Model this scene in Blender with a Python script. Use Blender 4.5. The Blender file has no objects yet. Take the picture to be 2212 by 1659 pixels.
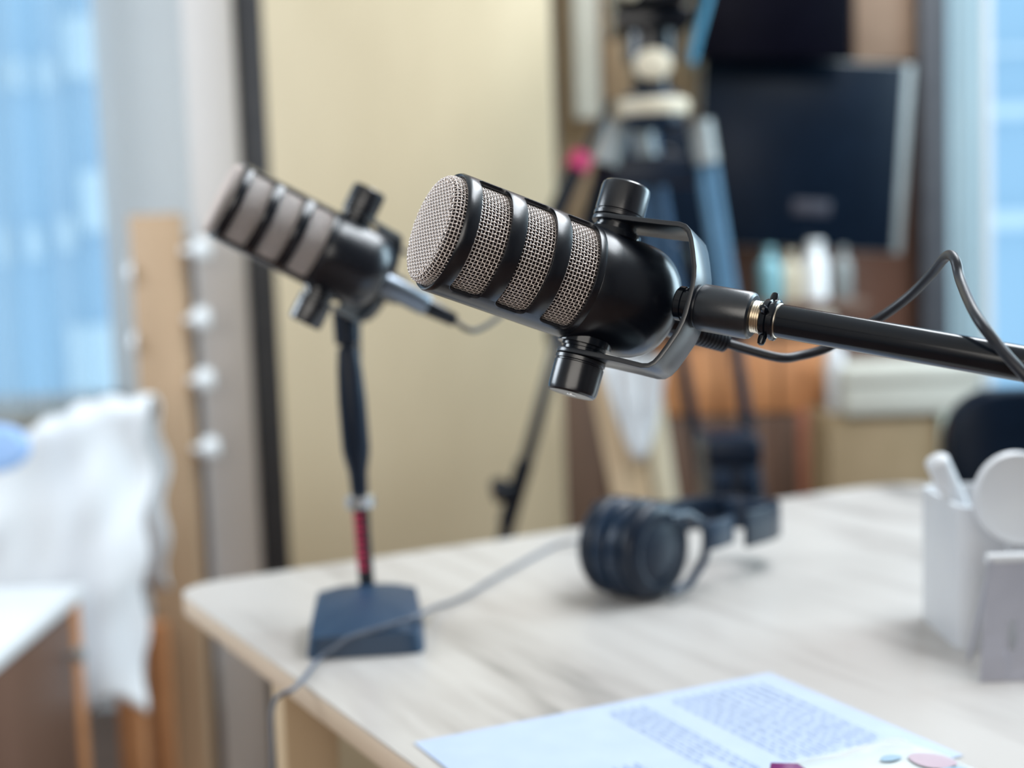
import bpy, bmesh, math, random
import numpy as np
from mathutils import Vector, Matrix, noise

SC = bpy.context.scene
COL = SC.collection
W, H, FPX = 2212, 1659, 3067.0
TZ = 0.74                       # table top height
CZ = TZ + 0.32                  # camera height
PITCH, ROLL = math.radians(5.5), math.radians(2.1)
F = Vector((0, math.cos(PITCH), -math.sin(PITCH)))
U0 = Vector((0, math.sin(PITCH), math.cos(PITCH)))
R0 = Vector((1, 0, 0))
RV = R0*math.cos(ROLL) - U0*math.sin(ROLL)
UV = U0*math.cos(ROLL) + R0*math.sin(ROLL)
CAM = Vector((0, 0, CZ))

# ---------------- camera ----------------
cd = bpy.data.cameras.new('camera'); cam = bpy.data.objects.new('camera', cd); COL.objects.link(cam)
cam.matrix_world = Matrix(((RV.x, UV.x, -F.x, 0), (RV.y, UV.y, -F.y, 0), (RV.z, UV.z, -F.z, CZ), (0, 0, 0, 1)))
cd.sensor_width = 36; cd.lens = 36*FPX/W; cd.clip_start = 0.01; cd.clip_end = 100
cd.dof.use_dof = True; cd.dof.focus_distance = 0.695; cd.dof.aperture_fstop = 3.7
SC.camera = cam

# ---------------- world, lights, exposure ----------------
w = bpy.data.worlds.new('world'); SC.world = w; w.use_nodes = True
bgn = w.node_tree.nodes['Background']
bgn.inputs[0].default_value = (0.60, 0.83, 1.0, 1); bgn.inputs[1].default_value = 2.8
SC.view_settings.view_transform = 'Standard'; SC.view_settings.look = 'None'
SC.view_settings.gamma = 1; SC.view_settings.use_curve_mapping = False
SC.view_settings.exposure = -1.0
SC.cycles.max_bounces = 8; SC.cycles.use_denoising = True

def area(name, loc, target, sx, sy, power, color):
    l = bpy.data.lights.new(name, 'AREA'); l.shape = 'RECTANGLE'; l.size = sx; l.size_y = sy
    l.energy = power; l.color = color
    o = bpy.data.objects.new(name, l); COL.objects.link(o); o.location = loc
    o.rotation_euler = (Vector(target)-Vector(loc)).to_track_quat('-Z', 'Y').to_euler()
    return o
area('daylight_left_window', (-2.12, 1.55, 1.85), (0.3, 1.55, 1.3), 1.1, 0.9, 66, (0.84, 0.92, 1.0))
area('daylight_right_window', (2.1, 1.9, 1.7), (0.1, 0.8, 0.9), 1.2, 1.5, 90, (0.66, 0.88, 1.0))
area('ceiling_lamp', (1.05, 1.7, 2.72), (1.05, 1.7001, 0.8), 0.75, 2.5, 150, (0.90, 0.95, 1.0))
area('added_fill_behind', (-0.7, -2.0, 1.7), (-0.3, 2.7, 0.8), 2.6, 1.7, 82, (1.0, 0.95, 0.88))  # unseen soft fill added behind the camera to even out the background

# ---------------- helpers ----------------
def ray(px, py): return F + RV*((px-W/2)/FPX) - UV*((py-H/2)/FPX)
def at(px, py, d): return CAM + ray(px, py)*d
def onz(px, py, z=TZ):
    r = ray(px, py); return CAM + r*((z-CZ)/r.z)
def ony(px, py, y):
    r = ray(px, py); return CAM + r*(y/r.y)

def tag(o, label=None, cat=None, group=None, kind=None):
    if label: o['label'] = label
    if cat: o['category'] = cat
    if group: o['group'] = group
    if kind: o['kind'] = kind
    return o
def empty(name, loc=(0, 0, 0), label=None, cat=None, group=None, M=None):
    o = bpy.data.objects.new(name, None); COL.objects.link(o)
    if M is not None: o.matrix_world = M
    else: o.location = loc
    o.empty_display_size = .02
    return tag(o, label, cat, group)

def smooth(me, ang=35):
    bm = bmesh.new(); bm.from_mesh(me)
    for f in bm.faces: f.smooth = True
    lim = math.radians(ang)
    for e in bm.edges:
        if len(e.link_faces) == 2 and e.calc_face_angle(0) > lim: e.smooth = False
    bm.to_mesh(me); bm.free()

class MB:
    """collects shapes, then links them as one object"""
    def __init__(s): s.v = []; s.f = []
    def add(s, vs, fs):
        n = len(s.v); s.v += [tuple(v) for v in vs]; s.f += [tuple(i+n for i in f) for f in fs]; return s
    def box(s, c, size, M=None):
        cx, cy, cz = c; a, b, d = size[0]/2, size[1]/2, size[2]/2
        vs = [Vector((cx+x*a, cy+y*b, cz+z*d)) for x in (-1, 1) for y in (-1, 1) for z in (-1, 1)]
        if M is not None: vs = [M @ v for v in vs]
        return s.add(vs, [(0, 1, 3, 2), (4, 6, 7, 5), (0, 4, 5, 1), (2, 3, 7, 6), (0, 2, 6, 4), (1, 5, 7, 3)])
    def lathe(s, prof, n=32, M=None):
        """prof: (radius, height) list round local z"""
        vs = []; fs = []
        for r, z in prof:
            for k in range(n):
                a = 2*math.pi*k/n; vs.append(Vector((r*math.cos(a), r*math.sin(a), z)))
        m = len(prof)
        for i in range(m-1):
            for k in range(n):
                k2 = (k+1) % n; fs.append((i*n+k, i*n+k2, (i+1)*n+k2, (i+1)*n+k))
        fs.append(tuple(range(n-1, -1, -1))); fs.append(tuple((m-1)*n+k for k in range(n)))
        if M is not None: vs = [M @ v for v in vs]
        return s.add(vs, fs)
    def tube(s, pts, r, n=10, closed=False):
        pts = [Vector(p) for p in pts]; m = len(pts)
        T = []
        for i in range(m):
            a = pts[(i-1) % m] if (closed or i > 0) else pts[i]; b = pts[(i+1) % m] if (closed or i < m-1) else pts[i]
            T.append((b-a).normalized())
        up = Vector((0, 0, 1)) if abs(T[0].z) < .9 else Vector((1, 0, 0))
        N = (up-T[0]*up.dot(T[0])).normalized(); vs = []
        for i in range(m):
            N = (N-T[i]*N.dot(T[i])).normalized(); B = T[i].cross(N)
            rr = r[i] if isinstance(r, (list, tuple)) else r
            for k in range(n):
                a = 2*math.pi*k/n; vs.append(pts[i]+N*(rr*math.cos(a))+B*(rr*math.sin(a)))
        fs = []
        for i in range(m if closed else m-1):
            for k in range(n):
                k2 = (k+1) % n; j = (i+1) % m; fs.append((i*n+k, i*n+k2, j*n+k2, j*n+k))
        if not closed: fs.append(tuple(range(n-1, -1, -1))); fs.append(tuple((m-1)*n+k for k in range(n)))
        return s.add(vs, fs)
    def prism(s, outline, z0, z1, M=None):
        n = len(outline)
        vs = [Vector((x, y, z0)) for x, y in outline]+[Vector((x, y, z1)) for x, y in outline]
        if M is not None: vs = [M @ v for v in vs]
        return s.add(vs, [tuple(range(n-1, -1, -1)), tuple(range(n, 2*n))]+[(i, (i+1) % n, n+(i+1) % n, n+i) for i in range(n)])
    def build(s, name, mat, parent=None, bevel=0, seg=2, sm=True, ang=35, scale=1.0, M=None):
        me = bpy.data.meshes.new(name)
        vs = s.v if scale == 1.0 else [(a*scale, b*scale, c*scale) for a, b, c in s.v]
        me.from_pydata(vs, [], s.f); me.update()
        bm = bmesh.new(); bm.from_mesh(me); bmesh.ops.recalc_face_normals(bm, faces=bm.faces[:])
        if bevel:
            es = [e for e in bm.edges if len(e.link_faces) == 2 and e.calc_face_angle(0) > math.radians(30)]
            bmesh.ops.bevel(bm, geom=es, offset=bevel*scale, segments=seg, affect='EDGES', profile=.5, clamp_overlap=True)
        bm.to_mesh(me); bm.free()
        if sm: smooth(me, ang)
        me.materials.append(mat)
        o = bpy.data.objects.new(name, me); COL.objects.link(o)
        if parent is not None: o.parent = parent
        if M is not None: o.matrix_local = M
        return o

def spline(pts, n=10, closed=False):
    P = [Vector(p) for p in pts]; m = len(P); out = []
    for i in range(m if closed else m-1):
        if closed: a, b, c, d = P[i-1], P[i], P[(i+1) % m], P[(i+2) % m]
        else: a, b, c, d = P[max(i-1, 0)], P[i], P[i+1], P[min(i+2, m-1)]
        for k in range(n):
            t = k/n; out.append(.5*((2*b)+(c-a)*t+(2*a-5*b+4*c-d)*t*t+(3*b-a-3*c+d)*t**3))
    if not closed: out.append(P[-1])
    return out

# ---------------- materials ----------------
def mat(name, c1, c2=None, rough=.5, metal=0, scale=(20, 20, 20), coat=0, bump=0, alpha=1, trans=0, spec=.5, detail=3, wave=None, sheen=0, contrast=(.3, .7), subsurf=0):
    m = bpy.data.materials.new(name); m.use_nodes = True; nt = m.node_tree; N = nt.nodes; L = nt.links
    b = N['Principled BSDF']; b.inputs['Roughness'].default_value = rough; b.inputs['Metallic'].default_value = metal
    b.inputs['Coat Weight'].default_value = coat; b.inputs['Specular IOR Level'].default_value = spec
    b.inputs['Transmission Weight'].default_value = trans; b.inputs['Alpha'].default_value = alpha
    b.inputs['Sheen Weight'].default_value = sheen
    c2 = c2 or tuple(min(1, x*1.12+.003) for x in c1)
    tc = N.new('ShaderNodeTexCoord'); mp = N.new('ShaderNodeMapping'); mp.inputs['Scale'].default_value = scale
    L.new(tc.outputs['Object'], mp.inputs[0])
    nz = N.new('ShaderNodeTexNoise'); nz.inputs['Scale'].default_value = 1; nz.inputs['Detail'].default_value = detail
    L.new(mp.outputs[0], nz.inputs['Vector'])
    cr = N.new('ShaderNodeValToRGB'); cr.color_ramp.elements[0].position = contrast[0]; cr.color_ramp.elements[1].position = contrast[1]
    cr.color_ramp.elements[0].color = (*c1, 1); cr.color_ramp.elements[1].color = (*c2, 1)
    L.new(nz.outputs[0], cr.inputs[0]); L.new(cr.outputs[0], b.inputs['Base Color'])
    if bump:
        bp = N.new('ShaderNodeBump'); bp.inputs['Strength'].default_value = bump; bp.inputs['Distance'].default_value = .001
        n2 = N.new('ShaderNodeTexNoise'); n2.inputs['Scale'].default_value = 900; n2.inputs['Detail'].default_value = 2
        L.new(tc.outputs['Object'], n2.inputs['Vector']); L.new(n2.outputs[0], bp.inputs['Height']); L.new(bp.outputs[0], b.inputs['Normal'])
    return m
M_body = mat('black_powder_coat', (.003, .004, .008), (.004, .006, .011), rough=.27, bump=.02, scale=(300,)*3, spec=.7)
M_yoke = mat('black_yoke_coat', (.006, .009, .015), (.009, .012, .019), rough=.30, bump=.03, scale=(300,)*3, spec=1.0)
M_knob = mat('black_rubber_knob', (.006, .007, .011), (.009, .010, .015), rough=.24, bump=.02, scale=(300,)*3, spec=.8)
M_gloss = mat('black_gloss_lacquer', (.004, .006, .010), (.006, .008, .013), rough=.16, scale=(50,)*3)
M_wire = mat('brushed_steel_wire', (.88, .79, .75), (.95, .87, .83), rough=.34, metal=.65, scale=(400,)*3)
M_foam = mat('dark_inner_foam', (.010, .006, .008), (.02, .012, .012), rough=.95, scale=(500,)*3)
M_brass = mat('brass_thread', (.78, .70, .58), (.86, .78, .66), rough=.3, metal=1, scale=(200,)*3)
M_steel = mat('bright_steel', (.75, .75, .75), (.85, .85, .86), rough=.25, metal=1, scale=(200,)*3)
M_cable = mat('black_cable_jacket', (.010, .012, .018), (.016, .018, .026), rough=.42, scale=(200,)*3)
M_gcable = mat('grey_cable_jacket', (.09, .11, .15), (.12, .14, .18), rough=.5, scale=(200,)*3)
M_blue = mat('blue_black_plastic', (.003, .008, .020), (.005, .012, .026), spec=.3, rough=.34, scale=(60,)*3)
M_blue2 = mat('blue_black_satin', (.005, .016, .038), (.008, .022, .048), spec=.35, rough=.3, scale=(60,)*3)
M_red = mat('red_label', (.42, .01, .06), (.55, .02, .09), rough=.5, scale=(100,)*3)
M_pink = mat('pink_grip', (.36, .004, .07), (.42, .008, .09), rough=.5, scale=(100,)*3)
M_edge = mat('oak_edge_band', (.62, .47, .33), (.70, .54, .40), rough=.5, scale=(4, 4, 60))
M_leg = mat('beech_leg', (.60, .44, .27), (.68, .51, .33), rough=.5, scale=(30, 30, 2))
M_paper = mat('white_paper', (.41, .48, .61), (.44, .51, .64), rough=.7, scale=(40,)*3)
M_ink = mat('printed_ink', (.24, .30, .45), (.27, .33, .48), rough=.7)
M_white = mat('white_plastic', (.58, .585, .61), (.62, .625, .64), rough=.4, scale=(20,)*3)
M_ply = mat('birch_panel', (.60, .50, .33), (.72, .61, .42), rough=.45, scale=(3, 3, 1.2), detail=5)
M_plyedge = mat('birch_edge', (.68, .60, .44), (.74, .66, .50), rough=.5, scale=(30, 30, 3))
M_post = mat('oak_post', (.46, .31, .19), (.55, .38, .24), rough=.5, scale=(40, 40, 3))
M_side = mat('muted_grey_side_wall', (.22, .22, .225), (.26, .26, .26), rough=.8, scale=(4,)*3)
M_pillar = mat('warm_grey_pillar', (.70, .665, .64), (.74, .70, .68), rough=.6, scale=(5,)*3)
M_wall = mat('pale_blue_grey_wall', (.74, .78, .81), (.78, .82, .84), rough=.8, scale=(4,)*3)
M_darkframe = mat('dark_grey_frame', (.035, .038, .048), (.05, .053, .063), rough=.5)
M_redwood = mat('reddish_wood_wall', (.13, .062, .04), (.19, .09, .06), rough=.5, scale=(8, 8, 1.5))
M_tanwall = mat('tan_wall', (.36, .25, .15), (.42, .30, .18), rough=.6, scale=(3,)*3)
M_orange = mat('orange_wood', (.45, .19, .08), (.58, .27, .12), rough=.4, scale=(3, 3, 14))
M_brown = mat('dark_brown_wood', (.10, .058, .04), (.14, .08, .055), rough=.5, scale=(12, 12, 2))
M_sbrown = mat('deep_brown_veneer', (.12, .062, .042), (.16, .085, .06), rough=.45, scale=(8, 8, 2))
M_brown2 = mat('brown_wood', (.22, .12, .07), (.28, .15, .09), rough=.45, scale=(8, 8, 2))
M_olive = mat('cardboard_brown', (.24, .17, .09), (.30, .21, .12), rough=.8, scale=(8,)*3)
M_beige = mat('grey_beige_board', (.50, .49, .43), (.55, .54, .48), rough=.6, scale=(8,)*3)
M_green = mat('pale_green_grey', (.36, .43, .36), (.42, .48, .42), rough=.6)
M_palegreen = mat('grey_green_paint', (.28, .29, .25), (.34, .34, .30), rough=.7)
M_screen = mat('dark_screen', (.002, .006, .014), (.003, .008, .018), rough=.3, spec=.15)
M_screen2 = mat('black_screen', (.001, .001, .004), (.002, .002, .006), rough=.35, spec=.08)
M_silver = mat('silver_bezel', (.24, .26, .26), (.29, .31, .31), rough=.4, metal=.2)
M_cloth = mat('white_cloth', (.72, .75, .79), (.80, .82, .84), rough=.95, scale=(6,)*3, sheen=.2)
M_whitetop = mat('white_laminate', (.78, .80, .82), (.82, .84, .86), rough=.3)
M_floor = mat('brown_floor_wood', (.10, .055, .035), (.14, .08, .05), rough=.4, scale=(2, 14, 14))
M_ceil = mat('white_ceiling', (.72, .72, .70), (.76, .76, .74), rough=.9)
M_tv = M_silver
M_teal = mat('teal_glass', (.20, .42, .48), (.26, .50, .56), rough=.2)
M_cream = mat('cream_label', (.62, .55, .42), (.68, .60, .46), rough=.5)
M_porc = mat('white_porcelain', (.82, .86, .88), (.88, .9, .92), rough=.25)
M_curt = mat('blue_grey_curtain', (.30, .42, .48), (.38, .50, .55), rough=.9, scale=(30, 30, 2))
M_fac = mat('pale_blue_facade', (.46, .60, .73), (.54, .68, .79), rough=.8, scale=(.3,)*3)
M_facw = mat('bright_facade_panel', (.86, .90, .92), (.9, .93, .95), rough=.7)
M_purple = mat('purple_foil', (.12, .005, .09), (.18, .01, .13), rough=.3)
M_lilac = mat('lilac_grey_metal', (.40, .40, .46), (.46, .46, .52), rough=.35, metal=.3)
M_pinkp = mat('dusty_pink_print', (.44, .33, .38), (.48, .37, .42), rough=.5)
M_bluep = mat('blue_print', (.26, .38, .48), (.30, .42, .52), rough=.5)

def table_mat():
    m = bpy.data.materials.new('pale_oak_laminate'); m.use_nodes = True; nt = m.node_tree; N = nt.nodes; L = nt.links
    b = N['Principled BSDF']; b.inputs['Roughness'].default_value = .30; b.inputs['Specular IOR Level'].default_value = .6
    tc = N.new('ShaderNodeTexCoord')
    def nz(sc, det, dist=0):
        mp = N.new('ShaderNodeMapping'); mp.inputs['Scale'].default_value = sc
        L.new(tc.outputs['Object'], mp.inputs[0]); n = N.new('ShaderNodeTexNoise'); n.inputs['Scale'].default_value = 1
        n.inputs['Detail'].default_value = det; n.inputs['Distortion'].default_value = dist; L.new(mp.outputs[0], n.inputs['Vector']); return n
    a = nz((11, 1.6, 5), 4, .8); c = nz((60, 5, 5), 3)
    mx = N.new('ShaderNodeMath'); mx.operation = 'MULTIPLY_ADD'; mx.inputs[1].default_value = .35
    L.new(c.outputs[0], mx.inputs[0]); L.new(a.outputs[0], mx.inputs[2])
    cr = N.new('ShaderNodeValToRGB'); e = cr.color_ramp.elements
    e[0].position = .50; e[0].color = (.20, .185, .175, 1); e[1].position = .72; e[1].color = (.50, .465, .435, 1)
    x = e.new(.60); x.color = (.41, .375, .35, 1)
    L.new(mx.outputs[0], cr.inputs[0]); L.new(cr.outputs[0], b.inputs['Base Color'])
    return m
M_table = table_mat()

def glass_mat(name, tint, gl=.06):
    m = bpy.data.materials.new(name); m.use_nodes = True; nt = m.node_tree; N = nt.nodes; L = nt.links
    N.remove(N['Principled BSDF']); t = N.new('ShaderNodeBsdfTransparent'); g = N.new('ShaderNodeBsdfGlossy'); mx = N.new('ShaderNodeMixShader')
    t.inputs[0].default_value = (*tint, 1); g.inputs['Roughness'].default_value = .03
    fr = N.new('ShaderNodeFresnel'); fr.inputs[0].default_value = 1.45
    L.new(fr.outputs[0], mx.inputs[0]); L.new(t.outputs[0], mx.inputs[1]); L.new(g.outputs[0], mx.inputs[2]); L.new(mx.outputs[0], N['Material Output'].inputs[0])
    return m
M_glass = glass_mat('window_glass', (.92, .97, 1))
M_film = glass_mat('clear_film', (.90, .93, .94))

def sheer_mat():
    m = bpy.data.materials.new('sheer_fabric'); m.use_nodes = True; nt = m.node_tree; N = nt.nodes; L = nt.links
    N.remove(N['Principled BSDF'])
    tr = N.new('ShaderNodeBsdfTransparent'); d = N.new('ShaderNodeBsdfTranslucent'); df = N.new('ShaderNodeBsdfDiffuse')
    tr.inputs[0].default_value = (.93, .97, 1, 1); d.inputs[0].default_value = (.80, .90, .96, 1); df.inputs[0].default_value = (.8, .88, .92, 1)
    a = N.new('ShaderNodeMixShader'); b = N.new('ShaderNodeMixShader'); a.inputs[0].default_value = .4
    tc = N.new('ShaderNodeTexCoord'); nz = N.new('ShaderNodeTexNoise'); mp = N.new('ShaderNodeMapping'); mp.inputs['Scale'].default_value = (14, 14, .4)
    L.new(tc.outputs['Object'], mp.inputs[0]); L.new(mp.outputs[0], nz.inputs['Vector']); nz.inputs['Scale'].default_value = 1
    mr = N.new('ShaderNodeMapRange'); mr.inputs[1].default_value = .3; mr.inputs[2].default_value = .7; mr.inputs[3].default_value = .15; mr.inputs[4].default_value = .5
    L.new(nz.outputs[0], mr.inputs[0]); L.new(mr.outputs[0], b.inputs[0])
    L.new(d.outputs[0], a.inputs[1]); L.new(df.outputs[0], a.inputs[2]); L.new(tr.outputs[0], b.inputs[1]); L.new(a.outputs[0], b.inputs[2])
    L.new(b.outputs[0], N['Material Output'].inputs[0]); return m
M_sheer = sheer_mat()

# =====================================================================
# ROOM SHELL
# =====================================================================
YB = 3.3            # back wall
XL, XR, YF, ZC = -2.2, 2.4, -2.4, 2.75
def struct(name, mb, m, **k): return tag(mb.build(name, m, **k), kind='structure')
def slab(mb, x0, x1, y0, y1, z0, z1): return mb.box(((x0+x1)/2, (y0+y1)/2, (z0+z1)/2), (x1-x0, y1-y0, z1-z0))
floor = struct('floor', slab(MB(), XL, XR, YF, YB, -.08, -.012), M_brown, sm=False)
pl_me = None
k = 0; y = YF
while y < YB-.01:
    off = (k*0.73) % 1.5
    xs = [XL]+[XL+off+1.5*j for j in range(4) if XL+off+1.5*j < XR-.05 and off+1.5*j > .05]+[XR]
    for a, b in zip(xs[:-1], xs[1:]):
        o = slab(MB(), a+.001, b-.001, y+.001, min(y+.19, YB)-.001, -.012, 0).build('plank', M_floor, floor, sm=False)
    y += .19; k += 1
struct('ceiling', slab(MB(), XL, XR, YF, YB+.1, ZC, ZC+.06), M_ceil, sm=False)

def wx(px, py, y=YB): return ony(px, py, y).x
def wz(px, py, y=YB): return ony(px, py, y).z
# back wall around the left window (window from far left to px 250) and right window (px > 2140)
lwx1 = wx(246, 430); lwx0 = XL+.06
rwx0 = wx(2120, 400); rwx1 = XR-.06
zs_l = wz(200, 885); zs_r = .55; ztop = 2.35
split = wx(1215, 300)
struct('wall_back_left', slab(slab(slab(MB(), XL, lwx1, YB, YB+.12, 0, zs_l), XL, lwx1, YB, YB+.12, ztop, ZC), lwx1, split, YB, YB+.12, 0, ZC), M_wall, sm=False)
struct('wall_back_right', slab(slab(slab(MB(), split, rwx0, YB, YB+.12, 0, ZC), rwx0, XR, YB, YB+.12, 0, zs_r), rwx0, XR, YB, YB+.12, ztop, ZC), M_redwood, sm=False)
struct('wall_left', slab(slab(slab(slab(MB(), XL-.1, XL, YF, .9, 0, ZC), XL-.1, XL, 2.2, YB+.12, 0, ZC), XL-.1, XL, .9, 2.2, 0, 1.3), XL-.1, XL, .9, 2.2, 2.4, ZC), M_side, sm=False)
struct('wall_right', slab(slab(slab(slab(MB(), XR, XR+.1, YF, .6, 0, ZC), XR, XR+.1, 2.6, YB+.12, 0, ZC), XR, XR+.1, .6, 2.6, 0, .7), XR, XR+.1, .6, 2.6, 2.45, ZC), M_side, sm=False)
struct('wall_front', slab(MB(), XL, XR, YF-.1, YF, 0, ZC), mat('warm_grey_front_wall', (.10, .095, .09)), sm=False)
def window(n, x0, x1, z0, z1, fm, mull):
    e = empty('window_%d' % n, ((x0+x1)/2, YB+.06, z0)); e['kind'] = 'structure'
    m = MB(); t = .035; cx = (x0+x1)/2; y = 0
    for a, b, c, d in ((x0, x1, z0, z0+t), (x0, x1, z1-t, z1), (x0, x0+t, z0, z1), (x1-t, x1, z0, z1)):
        slab(m, a-cx, b-cx, -.03, .03, c-z0, d-z0)
    for q in mull: slab(m, q-cx-.02, q-cx+.02, -.025, .025, 0, z1-z0)
    m.build('window_frame', fm, e, sm=False)
    slab(MB(), x0+t-cx, x1-t-cx, -.003, .003, t, z1-z0-t).build('pane', M_glass, e, sm=False)
    slab(MB(), x0-cx-.03, x1-cx+.01, -.13, -.03, -.03, 0).build('window_sill', M_beige, e, bevel=.005)
    return e
window(1, lwx0, lwx1, zs_l, ztop, M_wall, [])
window(2, rwx0, rwx1, zs_r, ztop, M_wall, [rwx0+.75])
# reveal between window and pillar
struct('baseboard_back', slab(MB(), lwx1, rwx0, YB-.015, YB, 0, .09), M_beige, sm=False)

# sheer curtain behind left (folds)
def curtain(name, x0, x1, y, z0, z1, m, amp=.022, pitch=.085, seed=1):
    nx = int((x1-x0)/.008); nz = 8; vs = []; fs = []
    for j in range(nz+1):
        for i in range(nx+1):
            x = x0+(x1-x0)*i/nx; z = z0+(z1-z0)*j/nz
            ph = 2*math.pi*(x/pitch+.6*noise.noise(Vector((x*3, seed, z*.3))))
            vs.append((x, y+amp*math.sin(ph)*(1+.4*noise.noise(Vector((x*7, seed+5, z*.5)))), z))
    for j in range(nz):
        for i in range(nx): fs.append((j*(nx+1)+i, j*(nx+1)+i+1, (j+1)*(nx+1)+i+1, (j+1)*(nx+1)+i))
    return MB().add(vs, fs).build(name, m, ang=80)
c = curtain('sheer_curtain', XL+.08, lwx1-.005, YB-.10, zs_l+.01, ztop+.05, M_sheer)
tag(c, 'sheer pale blue curtain hanging in folds across the left window', 'curtain')
xg0, xg1 = wx(2050, 400, YB-.08), wx(2128, 400, YB-.08)
c = curtain('drape', xg0, xg1, YB-.07, .12, 2.5, M_curt, amp=.012, pitch=.05, seed=9)
tag(c, 'blue grey drape hanging at the edge of the right window', 'curtain')
# buildings outside
def facade(name, x0, x1, y, z1, label, wins):
    e = empty(name, ((x0+x1)/2, y, -4), label, 'building')
    slab(MB(), x0-(x0+x1)/2, x1-(x0+x1)/2, 0, 3, 0, z1+4).build('outer_wall', M_fac, e, sm=False)
    for a, b, c_, d in wins:
        slab(MB(), a-(x0+x1)/2, b-(x0+x1)/2, -.12, 0, c_+4, d+4).build('bright_panel', M_facw, e, sm=False)  # white blocks put in for windows bright with sky and for light bands
    return e
YO = 9.0
def rect(x0, y0, x1, y1): 
    a = ony(x0, y1, YO); b = ony(x1, y0, YO); return (a.x, b.x, a.z, b.z)
facade('apartment_block', -9, wx(205, 400, YO), YO, 6, 'pale blue building seen blurred through the left window',
       [rect(10, 130, 22, 195), rect(45, 130, 62, 195), rect(98, 130, 118, 195), rect(150, 40, 215, 170), rect(15, 490, 28, 570), rect(72, 490, 95, 560), rect(140, 470, 165, 540), rect(188, 370, 232, 500), rect(170, 700, 250, 880), rect(-200, 130, -60, 200), rect(-260, 500, -120, 570)])
facade('office_block', wx(2100, 400, YO), 9, YO+1, 6, 'pale blue building seen through the right window blind',
       [rect(2130, 55, 2400, 75), rect(2130, 190, 2400, 230), rect(2130, 445, 2400, 495)])

# pillar, dark frame
def upright(x0, x1, py, y, z0, z1, depth):
    a, b = wx(x0, py, y), wx(x1, py, y); return slab(MB(), a, b, y, y+depth, z0, z1), a, b
m, a, b = upright(418, 526, 500, 2.72, 0, ZC, .12); struct('trim_1', m, M_pillar, bevel=.004)
m, a, b = upright(526, 594, 500, 2.735, 0, ZC, .10); struct('trim_2', m, M_darkframe, bevel=.003)
# strip behind the post with slightly darker lower part
m, a, b = upright(384, 420, 800, 2.78, 0, 1.10, .05); struct('trim_3', m, M_redwood, sm=False)

# birch cabinet
y = 2.62; x0, x1 = wx(588, 500, y), wx(1204, 500, y)
cb = empty('tall_cabinet', ((x0+x1)/2, y, 0), 'tall flat pale birch cabinet standing behind the small microphone', 'cabinet')
hw = (x1-x0)/2
slab(MB(), -hw, hw, .02, .50, .06, 2.3).build('body', M_plyedge, cb, bevel=.002)
slab(MB(), -hw+.002, hw-.002, -.002, .018, .06, 2.29).build('door', M_ply, cb, bevel=.002)
slab(MB(), -hw+.03, hw-.03, .04, .46, 0, .06).build('plinth', M_darkframe, cb, sm=False)

# wall panels right of it
y = 3.2
def panel(name, px0, px1, py0, py1, yy, m, dep=.03, ref=None, label=None, cat=None, bevel=.003):
    r = ref or (py0+py1)/2
    a, b = wx(px0, r, yy), wx(px1, r, yy); z1, z0 = wz((px0+px1)/2, py0, yy), wz((px0+px1)/2, py1, yy)
    o = slab(MB(), a, b, yy, yy+dep, z0, z1).build(name, m, bevel=bevel)
    if label: tag(o, label, cat)
    else: o['kind'] = 'structure'
    return o
panel('trim_4', 1204, 1300, -350, 820, 3.26, M_tanwall)
panel('wall_pipe_cover', 1237, 1292, -200, 255, 3.18, M_beige, .05, label='narrow pale vertical board on the tan wall beside the birch cabinet', cat='board')
panel('trim_5', 1300, 1500, -350, 420, 3.27, M_tanwall)
panel('wall_board', 1486, 1538, -250, 150, 3.15, M_palegreen, .04, label='grey green board standing between the video camera and the upper screen', cat='board')
panel('trim_6', 1845, 1985, -300, 132, 3.24, mat('tan_brown_panel', (.26, .17, .115), (.30, .20, .135), rough=.6), .03)
panel('trim_7', 1992, 2052, -400, 1750, 3.2, M_darkframe, .06, ref=600)

# dark wardrobe low right of birch cabinet
y = 2.95
x0, x1 = x1+.005, wx(1404, 950, y); z1 = wz(1300, 790, y)
e = empty('low_cupboard', ((x0+x1)/2, y, 0), 'low dark brown cupboard behind the folded wooden easel', 'cupboard')
hw = (x1-x0)/2
slab(MB(), -hw, hw, .02, .32, 0, z1).build('body', M_brown, e, bevel=.003)
for s in (0, 1): slab(MB(), -hw+s*hw+.002, -hw+(s+1)*hw-.002, 0, .018, .05, z1-.01).build('door', M_brown, e, bevel=.002)

# orange/brown drawer cabinet
y = 2.9
x0, x1 = wx(1422, 850, y), wx(1812, 850, y); z1, zm = wz(1600, 705, y), wz(1600, 893, y)
e = empty('drawer_cabinet', ((x0+x1)/2, y, 0), 'orange wood drawer cabinet standing under the screens', 'cabinet')
hw = (x1-x0)/2
slab(MB(), -hw, hw, .02, .38, 0, z1-.02).build('body', M_brown, e, bevel=.003)
slab(MB(), -hw-.01, hw+.01, -.01, .39, z1-.02, z1).build('top_board', M_brown2, e, bevel=.003)
for s in (0, 1, 2):
    d = slab(MB(), -hw+s*2*hw/3+.003, -hw+(s+1)*2*hw/3-.003, 0, .018, zm, z1-.03).build('drawer', M_orange, e, bevel=.002)
    MB().lathe([(.004, 0), (.004, .012), (.010, .016), (.010, .022)], 16, Matrix.Translation((-hw+(s+.5)*2*hw/3, 0, (zm+z1)/2)) @ Matrix.Rotation(math.pi/2, 4, 'X')).build('knob', M_orange, d)
    slab(MB(), -hw+s*2*hw/3+.003, -hw+(s+1)*2*hw/3-.003, 0, .018, .06, zm-.006).build('door', M_brown, e, bevel=.002)
ctop = z1
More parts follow.
